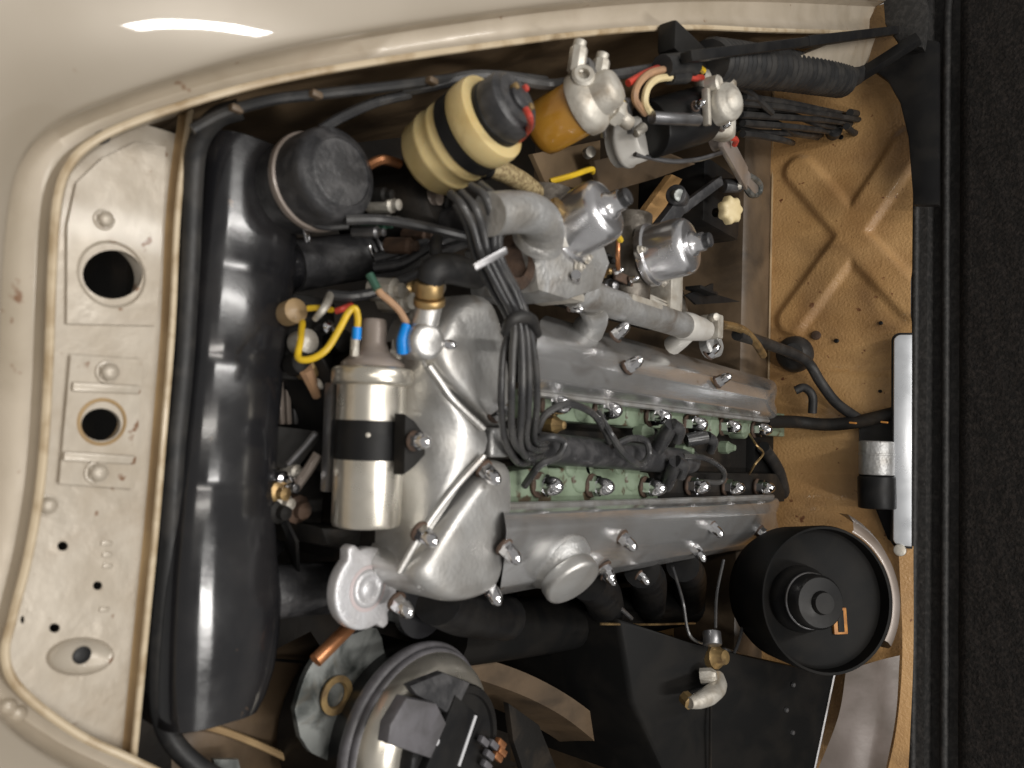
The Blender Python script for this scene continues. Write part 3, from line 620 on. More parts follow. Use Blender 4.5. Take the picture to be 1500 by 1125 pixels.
mk('gasket_hole', join(lathe(at(763, 388, .905) + V((-.002, .004, -.002)), (-.72, -.12, .5), [(.020, -.006), (.020, .0025), (.012, .003), (.011, -.001), (0, -.001)], 26, (1.25, .75))), M['rust'], th)
mk('bolt_column', tube(A([(838, 440, .885), (844, 402, .925)]), .0045, 10, 2), M['chrome'], th)
put(CNUT, 'cover_nut', th, at(836, 448, .885), (0, -.3, .9), 1.0)
for u, v in [(832, 362), (846, 392), (745, 420)]: put(SBOLT, 'bolt', th, at(u, v, .919), (0, 0, 1), .9)
el = mk('outlet_elbow', tube(A([(788, 352, .922), (794, 338, .930), (792, 324, .937), (776, 313, .940), (750, 311, .940), (716, 314, .94)]), [.022, .019, .0168, .0162, .016, .016, .016], 26, 6), M['cast'], th, 60)
mk('elbow_flange', prism([p + V((-.024, 0, .056)) for p in A([(738, 366, .868), (778, 344, .868), (830, 358, .868), (822, 378, .868), (770, 382, .868)])], .008, None, .002), M['hot'], th)
# ================================================================== COIL
ca, cb = at(536, 771, .832), at(546, 538, .832); cax = (cb - ca).normalized(); CL = (cb - ca).length
cl = thing('ignition_coil', 'champagne metal ignition coil with black band lying across the engine front', 'coil', ca - V((0, 0, .027)))
body = mk('canister', lathe(ca, cax, [(.0225, 0), (.0258, .001), (.0270, .004), (.0270, CL - .014)], 44), M['coil'], cl, 50)
k1, k2 = CL * (771 - 673) / 233, CL * (771 - 617) / 233
mk('black_band', lathe(ca, cax, [(.0269, k1 - .0003), (.0275, k1), (.0275, k2), (.0269, k2 + .0003)], 44), M['black'], body, 30)
mk('crimped_rim', lathe(ca, cax, [(.0270, CL - .015), (.0305, CL - .014), (.0318, CL - .012), (.0318, CL - .003), (.0305, CL - .001), (.026, CL)], 44), M['coil'], body, 50)
mk('rivet', lathe(ca + cax * (k1 + .019) + V((-.0185, 0, .0195)), (-.68, 0, .73), [(.0022, 0), (.0018, .0012), (0, .0016)], 10), M['dull'], body)
tw = mk('terminal_tower', lathe(cb - cax * .001, cax, [(.0255, 0), (.0250, .004), (.019, .009), (.0125, .014), (.0105, .020), (.0098, .036), (.0088, .039), (.005, .0395)], 30), M['greyp'], cl, 60)
tl, tr = at(519, 519, .835), at(580, 512, .84)
mk('terminal', join(box(tl + V((0, .006, 0)), (.006, .016, .004), None, .0008)), M['dull'], cl)
mk('terminal', join(cyl(tr + V((0, -.008, 0)), tr + V((0, .008, 0)), .0045, .001, 6), cyl(tr + V((0, -.004, 0)), tr + V((0, .0, 0)), .006, .001, 6)), M['dull'], cl)
mk('mounting_bracket', prism(A([(594, 606, .874), (608, 616, .876), (624, 638, .878), (624, 666, .878), (606, 686, .876), (592, 696, .874)]), .012, None, .002), M['soot_shade'], cl)
put(NUT, 'bracket_nut', cl, at(606, 646, .877), (0, 0, 1), .85)
# wires of the coil
yw = thing('yellow_wire', 'yellow wire looping to the coil through a blue crimp', 'wire', at(445, 525, .80))
mk('wire', tube(A([(443, 472, .80), (440, 500, .815), (437, 524, .822), (455, 526, .83), (478, 512, .838), (497, 482, .842), (510, 458, .845), (520, 452, .848), (524, 466, .848), (523, 482, .846)]), .0026, 9), M['yellow'], yw)
mk('crimp', tube(A([(523, 479, .846), (522, 497, .845)]), .0035, 10, 2), M['blue'], yw)
mk('ring_tag', tube(A([(521, 495, .845), (519, 512, .842)]), .0028, 8, 2), M['dull'], yw)
mk('yellow_wire_stub', tube(A([(450, 452, .80), (466, 451, .805), (486, 454, .80)]), .0024, 8), M['yellow'], None, label='short straight yellow wire end behind the coil loop', cat='wire')
tn = thing('tan_wire', 'tan and green sleeved wire leading into a long blue crimp', 'wire', at(590, 480, .84))
mk('wire', tube(A([(543, 405, .85), (556, 428, .856), (570, 440, .858), (585, 455, .86), (596, 474, .862)]), .0029, 9), M['tanw'], tn)
mk('green_sleeve', tube(A([(541, 402, .8515), (553, 424, .8575)]), .0033, 8, 3), M['greenw'], tn)
mk('crimp', tube(A([(595, 476, .862), (590, 498, .862), (590, 517, .86)]), [.0038, .0048, .0046], 10, 3), M['blue'], tn)
mk('red_wire_scrap', tube(A([(492, 456, .81), (503, 452, .815), (514, 447, .81)]), .0026, 8), M['red'], None, label='short dull red wire behind the yellow loop', cat='wire')
mk('bare_lug', tube(A([(461, 468, .812), (472, 455, .82), (480, 442, .815), (484, 430, .80)]), [.0022, .003, .0035, .003], 8), M['dull'], None, label='pale bare metal lug crossing the straight yellow wire', cat='lug')
# ---- round chrome vent housing beside the coil
vt = thing('breather_union', 'chrome round capped union with brass collar beside the coil', 'union', at(626, 498, .85))
vc = at(619, 500, .868)
mk('round_cap', lathe(vc, (-.25, -.05, .95), [(.0145, -.02), (.0150, .0), (.0148, .008), (.0135, .0105), (.010, .0118), (0, .0122)], 36), M['alu'], vt, 50)
mk('neck', cyl(vc + V((0, .008, .0)), at(629, 446, .874), .0105, .001), M['alu'], vt)
mk('collar', join(cyl(at(629, 447, .874), at(629, 436, .876), .0125), cyl(at(629, 434, .876), at(629, 411, .88), .0115, .002, 10)), M['brass'], vt)
mk('elbow_hose', tube(A([(629, 414, .88), (636, 398, .884), (655, 393, .886), (678, 398, .886), (700, 404, .884)]), [.0105, .0115, .0125, .0122, .0115], 16), M['rubber'], vt)
mk('hose_tail', cyl(at(696, 404, .884), at(715, 406, .884), .0035), M['chrome'], vt)
put(CNUT, 'nut', vt, at(643, 505, .874), (.3, 0, .9), 1.0)
mk('thin_hose', tube(A([(640, 350, .87), (638, 368, .878), (645, 385, .884)]), .005, 10), M['rubber'], None, label='thin black hose rising behind the breather elbow', cat='hose')

# ================================================================== HT LEADS
BG = 'ignition leads bundled beside the front cover'
paths = [[(660, 284, .915), (676, 300, .93), (692, 330, .93), (704, 370, .928), (728, 418, .928), (752, 468, .928), (751, 520, .925), (749, 580, .92), (751, 640, .905), (768, 664, .888), (790, 660, .872)],
         [(676, 282, .92), (696, 305, .935), (708, 340, .933), (716, 375, .931), (740, 425, .931), (760, 470, .931), (765, 530, .928), (764, 600, .92), (762, 652, .90), (776, 672, .884), (800, 666, .870)],
         [(690, 272, .925), (712, 290, .94), (722, 335, .937), (727, 378, .934), (752, 425, .933), (768, 470, .933), (774, 530, .928), (774, 600, .918), (771, 646, .90), (785, 660, .882), (805, 655, .872)],
         [(704, 270, .925), (724, 290, .94), (731, 330, .938), (733, 378, .935), (758, 428, .933), (774, 474, .932), (785, 540, .925), (786, 600, .912), (782, 636, .895), (788, 650, .88), (810, 648, .870)],
         [(668, 300, .905), (684, 330, .915), (696, 375, .916), (718, 420, .916), (745, 470, .918), (737, 520, .916), (734, 580, .912), (739, 640, .898), (757, 676, .88), (780, 678, .868)]]
for i, p in enumerate(paths):
    mk('ignition_lead', tube(A(p), .0031, 10, 6), M['lead'], None, label=['ignition lead next inside the lead that hugs the front cover', 'middle ignition lead of the clipped bundle', 'second ignition lead from the thermostat housing in the bundle', 'ignition lead of the bundle nearest the thermostat housing', 'ignition lead of the bundle hugging the polished front cover'][i], cat='lead', group=BG)
mk('lead_clip', bar(at(694, 392, .934), at(742, 366, .945), .006, .003), M['steel'], None, label='narrow metal clip bridging the ignition leads by the housing', cat='clip')
mk('lead_grommet', join(tube(A([(738, 488, .93), (748, 470, .94), (765, 464, .944), (780, 470, .942), (788, 488, .932)]), [.003, .0045, .005, .0045, .003], 12), tube(A([(742, 490, .918), (765, 482, .926), (786, 488, .918)]), .005, 12)), M['rubber'], None, label='dark rubber clip gripping the ignition lead bundle', cat='clip')
G2 = 'leads crossing above the top hose'
for p in [[(548, 378, .80), (585, 368, .815), (630, 352, .835), (690, 325, .85)], [(548, 392, .80), (590, 385, .82), (635, 360, .84), (690, 340, .855)], [(552, 408, .80), (595, 400, .825), (640, 372, .845), (700, 350, .855)], [(480, 432, .80), (520, 434, .815), (560, 424, .825), (620, 395, .84)]]:
    mk('cable', tube(A(p), .0043, 9), M['lead'], None, label='glossy dark cable crossing from the top hose to the breather elbow', cat='cable', group=G2)
mk('control_cable', tube(A([(505, 322, .83), (560, 322, .84), (620, 332, .86), (690, 348, .875), (720, 350, .875)]), .0042, 9), M['lead'], None, label='long dark cable running from under the round canister to the lead bundle', cat='cable')
mk('thin_cable', tube(A([(430, 306, .79), (450, 322, .80), (475, 332, .81), (510, 330, .82)]), .003, 8), M['lead'], None, label='thin cable curving below the round black canister', cat='cable')

# ================================================================== CANISTER, RESERVOIR
cn = thing('round_canister', 'black round plastic canister with a brown rim beside the radiator', 'canister', at(462, 268, .76))
cb0 = at(462, 266, .80); cx_ = V((0, .05, 1)).normalized()
mk('base_rim', lathe(cb0 - cx_ * .03, cx_, [(.0372, .022), (.0392, .024), (.0398, .027), (.0392, .030), (.0365, .031)], 44), M['greyp'], cn, 40)
mk('lid', lathe(cb0, cx_, [(.030, -.05), (.0365, -.03), (.0372, -.004), (.0372, .020), (.0362, .026), (.0335, .030), (.0295, .0315), (.0288, .0330), (.0262, .0345), (.0255, .0325), (.02, .0325), (0, .0335)], 48), M['plastic'], cn, 50)

rs = thing('fluid_reservoir', 'cream ribbed plastic reservoir bottle with black cap', 'reservoir', at(622, 240, .84))
rb = at(624, 238, .85); ra = V((0, .30, .955)).normalized()
mk('bottle', lathe(rb, ra, [(.020, -.002), (.028, .001), (.0320, .006), (.0325, .018), (.0338, .020), (.0338, .023), (.0325, .025), (.0325, .032), (.0338, .034), (.0338, .037), (.0325, .039), (.0325, .055), (.0345, .057), (.0352, .062), (.0352, .070), (.034, .074), (.028, .076)], 48), M['cream'], rs, 50)
mk('strap', lathe(rb, ra, [(.0326, .0435), (.0342, .044), (.0342, .0545), (.0326, .055)], 44), M['black'], rs)
mk('neck_ring', lathe(rb, ra, [(.0265, .074), (.0265, .080), (.025, .081)], 40), M['black'], rs)
cap = mk('screw_cap', lathe(rb, ra, [(.0252, .079), (.0258, .081), (.0258, .092), (.0248, .096), (.021, .098), (.020, .100), (0, .100)], 40), M['plastic'], rs, 45)
tp = rb + ra * .100; fx, fy, _ = frame(ra)
mk('switch_boss', lathe(tp, ra, [(.010, 0), (.010, .003), (.008, .0045), (0, .0045)], 20), M['plastic'], cap)
for a_, b_, m in [(.006, .008, 'brass'), (-.006, -.006, 'brass'), (-.010, .007, 'red')]:
    mk('terminal', cyl(tp + fx * a_ + fy * b_, tp + fx * a_ + fy * b_ + ra * .006, .0028), M[m], cap)
mk('red_wire', tube(A([(770, 160, .965), (776, 172, .968), (776, 186, .955), (766, 200, .935), (757, 208, .92)]), .0026, 8), M['red'], None, label='red wire hanging from the reservoir cap', cat='wire')
mk('outlet_pipe', cyl(at(680, 242, .885), at(710, 246, .895), .0045), M['dull'], rs)
bh_ = thing('braided_hose', 'yellowish braided hose curving from the reservoir to the carburettors', 'hose', at(745, 258, .88))
mk('hose', tube(A([(704, 244, .894), (725, 247, .897), (750, 258, .896), (775, 274, .892), (800, 300, .885)]), .0085, 14, 6), M['braid'], bh_)
mk('ferrule', cyl(at(706, 244, .894), at(716, 246, .895), .0098), M['black'], bh_)

# ================================================================== CARBURETTORS
def carb(name, lab, base, a, sc, u0):
    a = V(a).normalized(); t = thing(name, lab, 'carburettor', V(base) - a * .06, 'twin carburettors'); fx, fy, _ = frame(a)
    b = V(base)
    d = mk('dashpot', lathe(b, a, [(.024 * sc, -.004), (.0310 * sc, -.003), (.0315 * sc, 0), (.0315 * sc, .004), (.0285 * sc, .0055), (.0283 * sc, .037), (.0272 * sc, .0425), (.024 * sc, .046), (.0215 * sc, .0465), (.0130 * sc, .0475), (.0118 * sc, .051), (.0095 * sc, .053), (.0090 * sc, .060)], 48), M['dash'], t, 50)
    mk('damper_cap', lathe(b + a * .059, a, [(.007, 0), (.0078, .001), (.0078, .007), (.0066, .0085), (0, .0087)], 10), M['plastic'], d, 30)
    for k in range(3):
        q = 2 * math.pi * k / 3 + .6; put(SBOLT, 'flange_screw', t, b + (fx * math.cos(q) + fy * math.sin(q)) * .031 * sc + a * .003, a, .8)
    mk('body', join(box(b - a * .025, (.050, .062, .042), (V((1, 0, 0)), a.cross(V((1, 0, 0))).normalized(), a), .006), cyl(b - a * .025 + V((0, -.045, 0)), b - a * .025 + V((0, .05, 0)), .024)), M['grease'], t)
    mk('flange', box(b - a * .024 + V((0, -.047, 0)), (.066, .008, .05), None, .003), M['dull'], t)
    mk('float_bowl', cyl(b + V((.045, .012, -.075)), b + V((.045, .012, -.022)), .018, .004), M['grease'], t)
    return t
c1 = carb('front_carburettor', 'bright dashpot carburettor next to the pale outlet elbow', at(828, 339, .908), (.02, .34, .94), 1.0, 0)
c2 = carb('rear_carburettor', 'bright dashpot carburettor next to the bulkhead ledge', at(952, 374, .905), (.06, .14, .98), 1.06, 0)
mk('brass_union', join(cyl(at(800, 320, .91), at(822, 300, .925), .009, .001, 8), cyl(at(806, 314, .914), at(814, 308, .92), .012, .001, 6)), M['brass'], None, label='copper brown union nut between the elbow and front carburettor', cat='union')
LK = 'small throttle linkage pieces below the carburettors'
lk = thing('throttle_linkage', 'tangle of small brass and steel throttle links under the carburettors', 'linkage', at(900, 410, .86))
mk('rod', tube(A([(905, 350, .91), (905, 375, .91), (906, 400, .90)]), .0022, 8), M['copper'], lk)
mk('rod', tube(A([(845, 420, .888), (900, 436, .885), (960, 440, .88)]), .003, 8), M['rust'], lk)
mk('rod', tube(A([(868, 360, .90), (872, 400, .895), (880, 425, .885)]), .0026, 8), M['steel'], lk)
random.seed(11)
for u, v, r, h, m in [(862, 388, .008, .014, 'dull'), (868, 372, .007, .01, 'dull'), (880, 400, .006, .012, 'brass'), (890, 420, .008, .012, 'steel'), (905, 425, .009, .010, 'cast'), (918, 408, .006, .016, 'rust'), (926, 395, .008, .018, 'steel'), (932, 428, .008, .012, 'dull'), (868, 412, .006, .01, 'brass'), (944, 408, .007, .012, 'brass'), (885, 378, .006, .016, 'soot_shade'), (850, 412, .005, .01, 'dull'), (916, 372, .010, .02, 'soot_shade'), (922, 350, .007, .01, 'cast')]:
    p = at(u, v, .878); d_ = V((random.uniform(-.4, .4), random.uniform(-.4, .4), 1)).normalized()
    mk('link_fitting', join(lathe(p, d_, [(r, 0), (r, h * .4), (r * .6, h * .45), (r * .6, h), (r * .3, h * 1.1), (0, h * 1.12)], 8)), M[m], lk, 30)
for k in range(26):
    u, v = random.uniform(852, 960), random.uniform(362, 436)
    if v > 395 + (u - 852) * .42: continue
    r = random.uniform(.0025, .006); h = random.uniform(.006, .018); d_ = V((random.uniform(-.8, .8), random.uniform(-.8, .8), .8)).normalized()
    mk('link_fitting', lathe(at(u, v, random.uniform(.85, .885)), d_, [(r, -.01), (r, h * .4), (r * .65, h * .45), (r * .65, h), (0, h * 1.1)], 8), M[random.choice(['dull', 'soot_shade', 'steel', 'brass', 'rust', 'grease', 'soot_shade'])], lk, 30)
mk('lever', bar(at(900, 402, .893), at(930, 416, .895), .010, .004), M['rust'], lk)
for u, v in [(899, 398), (922, 410)]: put(CNUT, 'pin', lk, at(u, v, .897), (.3, .2, .9), .7)
mk('inlet_manifold', join(box(at(880, 418, .81), (.30, .07, .05), None, .012), cyl(at(860, 430, .835), at(850, 360, .835), .020), cyl(at(985, 462, .85), at(975, 420, .855), .020)), M['grease'], en)
mk('manifold_flange', join(box(at(975, 428, .885), (.03, .045, .03), None, .004), prism(A([(935, 436, .895), (955, 430, .895), (988, 445, .895), (985, 452, .895), (945, 446, .895)]), .02, None, .004)), M['dull'], en)
mk('heat_shield', join(prism(A([(1005, 432, .885), (1045, 415, .885), (1045, 430, .885), (1085, 442, .885), (1020, 446, .885)]), .003, None, 0), box(at(1028, 426, .89), (.05, .004, .02), None, .0005)), M['black'], None, label='black folded heat shield plate between carburettor and bulkhead', cat='shield')
# clutter between wing wall and carburettors
yt = 'yellow wire beyond the front carburettor'
mk('yellow_wire_run', tube(A([(806, 266, .89), (835, 258, .90), (865, 248, .90), (868, 252, .89)]), .0028, 8), M['yellow'], None, label='straight yellow wire running beyond the front carburettor', cat='wire')
mk('yellow_tag', tube(A([(904, 338, .93), (905, 345, .928), (909, 352, .925)]), .003, 8), M['yellow'], None, label='tiny yellow tag between the two carburettors', cat='tag')
mk('yellow_wire_short', tube(A([(884, 158, .95), (896, 156, .952), (912, 151, .95)]), .003, 8), M['yellow'], None, label='short yellow wire beside the filter head', cat='wire')

# ================================================================== FILTER, CAN, MOTOR (inner wing)
fl = thing('fuel_filter', 'amber glass bowl fuel filter with alloy head on the inner wing', 'filter', at(802, 188, .87))
fb = at(786, 194, .885); fa = V((.06, .30, .95)).normalized()
mk('bowl', lathe(fb, fa, [(.012, 0), (.020, .001), (.0235, .005), (.0245, .012), (.0248, .046), (.023, .048)], 40), M['amber'], fl, 50)
hd = mk('head', lathe(fb, fa, [(.024, .046), (.0275, .048), (.0280, .056), (.0250, .062), (.0180, .066), (.0165, .080), (.013, .084), (0, .085)], 36), M['dull'], fl, 45)
hc = fb + fa * .062
mk('boss', lathe(hc + V((-.020, .010, .0)), (-.6, .1, .6), [(.010, -.012), (.010, .004), (.008, .006), (.005, .006), (.005, 0)], 18), M['dull'], hd)
mk('union', join(cyl(hc, hc + V((.03, -.008, .008)), .009, .001, 8), cyl(hc + V((.018, -.005, .005)), hc + V((.026, -.007, .007)), .0125, .001, 6), cyl(hc + V((.03, -.008, .008)), hc + V((.042, -.011, .010)), .0065)), M['dull'], hd)
mk('mount_bracket', join(bar(hc + V((0, .012, 0)), hc + V((.002, .034, -.006)), .016, .004), bar(hc + V((-.018, .032, -.008)), hc + V((.026, .032, -.006)), .006, .005)), M['steel'], fl)
for d_ in [(-.022, .026, -.006), (.010, .028, -.004)]:
    p = hc + V(d_); mk('mount_bolt', join(cyl(p - V((0, .012, 0)), p + V((0, .010, .003)), .0075, .0015, 8), cyl(p + V((0, .008, .002)), p + V((0, .016, .004)), .0055, .001, 12)), M['dull'], fl)
pc = thing('fuel_regulator', 'small silver round can with clip bracket beside the amber filter', 'regulator', at(915, 214, .88))
pb = at(914, 210, .90); pa = V((.05, .05, 1)).normalized()
mk('can', lathe(pb, pa, [(.018, -.012), (.0225, -.010), (.0235, -.002), (.0255, 0), (.0255, .004), (.0235, .006), (.0222, .020), (.019, .024), (0, .025)], 36), M['hot'], pc, 45)
mk('clip_frame', join(bar(at(884, 200, .925), at(882, 166, .94), .005, .005), bar(at(924, 192, .93), at(918, 148, .95), .008, .006), bar(at(882, 168, .94), at(918, 150, .95), .005, .004)), M['steel'], pc)
mk('screw', cyl(at(930, 196, .93), at(944, 185, .935), .005), M['dull'], pc)
mt = thing('small_electric_motor', 'black cylindrical motor with pale cast end cover and round boss', 'motor', at(990, 190, .90))
ma, mb = at(950, 190, .930), at(1028, 168, .955)
mk('casing', cyl(ma, mb, .0285, .003, 36), M['black'], mt)
md = (mb - ma).normalized(); me_c = at(1040, 156, .965)
fy_ = V((0, 1, 0)); fy_ = (fy_ - fy_.dot(md) * md).normalized(); fz_ = md.cross(fy_)
cv = mk('end_cover', box(at(1046, 155, .962), (.050, .068, .022), (V((.92, 0, .39)), V((0, 1, 0)), V((-.39, 0, .92))), .009, 3), M['dull'], mt, 50)
bs = at(1060, 152, .984); md = V((-.30, 0, .95))
mk('round_boss', lathe(bs, md, [(.0195, -.012), (.0195, .006), (.0175, .010), (.013, .0115), (.012, .014), (.008, .0165), (0, .017)], 30), M['dull'], cv, 50)
mk('cover_rib', bar(at(1034, 130, .976), at(1036, 184, .976), .007, .007), M['dull'], cv)
mk('top_lug', lathe(at(1050, 122, .984), V((0, 0, 1)), [(.008, -.01), (.008, .002), (.006, .004), (.003, .003), (0, .003)], 16), M['dull'], cv)
for u, v in [(1018, 156), (1056, 186)]: put(CNUT, 'screw', cv, at(u, v, .972), (-.39, 0, .92), .9)
mk('cross_wire', tube(A([(955, 172, .962), (985, 174, .97), (1022, 176, .975)]), .006, 10), M['steel'], mt)
mk('linkage_arm', join(bar(at(1056, 196, .945), at(1092, 262, .915), .030, .006), bar(at(1090, 258, .916), at(1108, 280, .905), .020, .006), cyl(at(1040, 204, .925), at(1062, 196, .942), .015)), M['greyp'], mt)
mk('hook_end', tube(A([(1085, 262, .912), (1100, 285, .908), (1112, 282, .906), (1112, 268, .91), (1098, 258, .914)]), .0042, 8), M['galv'], mt)
mk('link_rod', tube(A([(930, 226, .92), (980, 236, .93), (1020, 234, .94), (1056, 224, .945)]), .0026, 8), M['steel'], None, label='thin bright rod below the small electric motor', cat='rod')
kn = thing('ivory_knob', 'small ivory scalloped knob on a black bracket', 'knob', at(1068, 310, .90))
kc = at(1064, 309, .905); ka = V((-.35, -.1, .93)).normalized(); kx, ky, _ = frame(ka); ko = []
for h, f in [(0, .8), (.002, 1), (.010, 1), (.013, .85), (.014, .6)]:
    ko.append([kc + ka * h + (kx * math.cos(t) + ky * math.sin(t)) * (.0165 + .0016 * math.cos(7 * t)) * f for t in [2 * math.pi * k / 56 for k in range(56)]])
mk('knob', loft(ko), M['ivory'], kn, 50)
mk('stem', cyl(kc - ka * .02, kc + ka * .001, .006), M['black'], kn)
mk('pivot_bracket', join(bar(at(985, 316, .88), at(1055, 264, .905), .012, .008), cyl(at(1058, 272, .90), at(1082, 272, .91), .009), bar(at(960, 345, .87), at(995, 300, .885), .022, .01), cyl(at(1000, 300, .87), at(990, 285, .89), .012)), M['plastic'], None, label='black lever bracket above the rear carburettor', cat='bracket')
mk('pivot_screw', cyl(at(1075, 272, .908), at(1084, 270, .914), .007, .001, 10), M['dull'], None, label='bright screw head above the ivory knob', cat='screw')
mk('lever_bolt', cyl(at(988, 286, .885), at(996, 286, .895), .008, .002, 12), M['galv'], None, label='grey bolt head on the black lever bracket', cat='bolt')
mk('pedal_box', box(at(1010, 300, .82), (.12, .09, .10), None, .008), M['black'], None, label='black box below the lever bracket', cat='box')
# ribbed hose, looms
rh = A([(1038, 92, .965), (1090, 96, .965), (1150, 103, .965), (1200, 112, .965), (1232, 118, .962)])
P_ = cr(rh, 30); rr = [.0238 + (.0014 if (i // 2) % 2 else -.0012) for i in range(len(P_))]
mk('ribbed_hose', tube(P_, rr, 18, 1, False), M['rubber'], None, 60, label='dark ribbed air hose running along the wing edge', cat='hose')
mk('hose_elbow', tube(A([(1228, 116, .962), (1252, 108, .968), (1262, 96, .975)]), [.021, .018, .012], 14), M['rubber'], None, label='black rubber elbow at the end of the ribbed hose', cat='hose')
CG = 'black cables fanning toward the bulkhead'
for i, (a_, b_, c_, d_) in enumerate([((1085, 150, .94), (1150, 158, .94), (1210, 168, .945), (1262, 176, .95)), ((1085, 168, .935), (1150, 172, .935), (1210, 176, .94), (1250, 182, .945)), ((1088, 180, .93), (1140, 184, .93), (1180, 188, .935), (1222, 194, .94)), ((1088, 196, .925), (1120, 200, .925), (1150, 206, .925), (1162, 210, .925)), ((1070, 120, .95), (1090, 130, .95), (1105, 142, .945), (1130, 165, .94)), ((1090, 142, .945), (1150, 150, .94), (1200, 160, .94), (1240, 168, .945)), ((1090, 160, .925), (1150, 166, .925), (1200, 182, .93), (1235, 188, .94)), ((1085, 175, .92), (1130, 178, .92), (1170, 196, .925), (1205, 198, .935)), ((1080, 188, .915), (1110, 194, .915), (1160, 196, .92), (1200, 202, .93))]):
    mk('black_cable', tube(A([a_, b_, c_]) + ([atx(d_[0], d_[1], 1.31)] if d_[0] > 1150 else [at(*d_)]), .0045, 8), M['rubber'], None, label='black cable fanning from the motor to the bulkhead grommets', cat='cable', group=CG)
mk('cable_end_cap', join(tube(A([(1245, 165, .952), (1270, 170, .952), (1290, 170, .955)]), [.006, .007, .0085], 10), tube(A([(1240, 185, .95), (1252, 195, .95), (1266, 190, .95), (1266, 178, .952)]), .0055, 10)), M['rubber'], None, label='curled black rubber cable end lying on the golden bulkhead', cat='cable end')
mk('cable_grommet', lathe(atx(1222, 192, 1.27), (-.8, 0, .4), [(.012, -.01), (.012, .006), (.008, .01), (0, .01)], 16), M['rubber'], None, label='black grommet where the cables meet the bulkhead', cat='grommet')
mk('wing_loom', tube(A([(282, 190, .80), (330, 165, .81), (400, 146, .83), (470, 138, .845), (560, 128, .865), (640, 118, .88), (720, 110, .895), (800, 118, .91)]), .004, 9), M['rubber'], None, label='black wiring loom clipped along the top of the inner wing', cat='loom')
mk('wing_loom_branch', tube(A([(590, 132, .86), (630, 125, .875), (690, 112, .89), (740, 114, .90), (800, 124, .91), (850, 118, .93), (960, 100, .95)]), .005, 9), M['lead'], None, label='second grey loom branch above the cream reservoir', cat='loom')
for u, v, z in [(462, 139, .846), (632, 119, .882), (345, 160, .816)]:
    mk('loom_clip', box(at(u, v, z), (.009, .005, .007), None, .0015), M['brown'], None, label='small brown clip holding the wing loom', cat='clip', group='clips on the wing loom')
mk('thin_loom', tube(A([(470, 190, .82), (500, 172, .83), (550, 150, .85), (600, 138, .862)]), .004, 8), M['lead'], None, label='thin wire bending down behind the round canister', cat='wire')
for i, (pts, m, lab) in enumerate([([(920, 122, .955), (945, 108, .96), (972, 97, .962)], 'red', 'red wire rising to the taped loom end'), ([(945, 166, .955), (930, 145, .96), (936, 122, .962), (955, 106, .965), (985, 100, .968)], 'tanw', 'outer tan wire arching over the motor'), ([(958, 172, .957), (945, 152, .962), (948, 130, .965), (962, 116, .967), (982, 113, .968)], 'ivory', 'pale inner wire arching over the motor'), ([(1012, 92, .965), (1022, 98, .966), (1030, 104, .965)], 'yellow', 'short yellow and green wire by the ribbed hose'), ([(1005, 112, .966), (1018, 114, .967), (1028, 114, .966)], 'red', 'short red wire by the ribbed hose'), ([(1068, 200, .95), (1078, 205, .95), (1076, 212, .945)], 'red', 'tiny red wire under the pale motor cover')]):
    mk('coloured_wire', tube(A(pts), .0034, 8), M[m], None, label=lab, cat='wire')
mk('loom_tape', join(tube(A([(970, 98, .966), (1000, 94, .968), (1014, 96, .968)]), .011, 12), tube(A([(980, 113, .966), (1005, 112, .967)]), .007, 10)), M['rubber'], None, label='black taped loom end beside the coloured wires', cat='loom')
mk('relay_box', box(at(1000, 75, .955), (.07, .03, .02), None, .004), M['soot_shade'], None, label='dark flat relay box under the wing edge', cat='relay')
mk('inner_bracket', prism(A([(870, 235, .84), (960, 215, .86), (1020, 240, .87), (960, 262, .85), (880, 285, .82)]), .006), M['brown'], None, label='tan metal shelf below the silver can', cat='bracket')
mk('vertical_strut', prism(A([(940, 315, .82), (985, 255, .85), (1000, 262, .85), (960, 330, .82)]), .01), M['fire'], None, label='golden metal strip behind the rear carburettor', cat='bracket')
mk('lower_shelf', prism(A([(780, 225, .80), (880, 205, .82), (880, 280, .80), (800, 270, .79)]), .006), M['inner'], None, label='brown inner shelf below the amber filter', cat='bracket')
mk('shelf_screw', cyl(at(860, 225, .855), at(866, 222, .865), .006), M['dull'], None, label='pale screw on the inner wing below the filter', cat='screw')

# ================================================================== FAN AND FRONT CLUTTER
fan = thing('cooling_fan', 'black cooling fan blades between radiator and engine', 'fan', V((.40, 0, .62)))
mk('hub', cyl(V((.375, -.005, .66)), V((.45, -.005, .66)), .035, .004), M['soot_shade'], fan)
for k in range(6):
    t = k * math.pi / 3 + .25; d_ = V((0, math.cos(t), math.sin(t))); s_ = V((.5, -math.sin(t) * .85, math.cos(t) * .85)).normalized()
    mk('blade', box(V((.39, -.005, .66)) + d_ * .085, (.13, .060, .003), (d_, s_, d_.cross(s_)), .001), M['black'], fan)
mk('cowl_plate', prism(A([(392, 622, .76), (472, 632, .775), (468, 645, .775), (440, 682, .77), (396, 690, .755)]), .004), M['soot_shade'], None, label='flat black plate standing between radiator and coil', cat='plate')
dp = thing('drive_belts', 'grey ribbed belts behind the radiator tank', 'belt', at(410, 590, .74))
for k in range(4): mk('belt', bar(at(399 + 10 * k, 552, .745), at(402 + 10 * k, 622, .745), .0045, .006), M['greyp'] if k != 3 else M['steel'], dp)
mk('thin_rod', tube(A([(422, 680, .78), (445, 655, .79), (462, 634, .80)]), .0024, 8), M['steel'], None, label='thin metal rod crossing the flat black plate', cat='rod')
rod2 = tube(A([(432, 715, .77), (450, 690, .78), (466, 665, .785)]), .0045, 8)
mk('adjuster_link', rod2, M['greyp'], None, label='dull link rod below the flat black plate', cat='link')
wp = thing('water_pump', 'oily pump housing with fittings beneath the coil', 'pump', at(430, 740, .72))
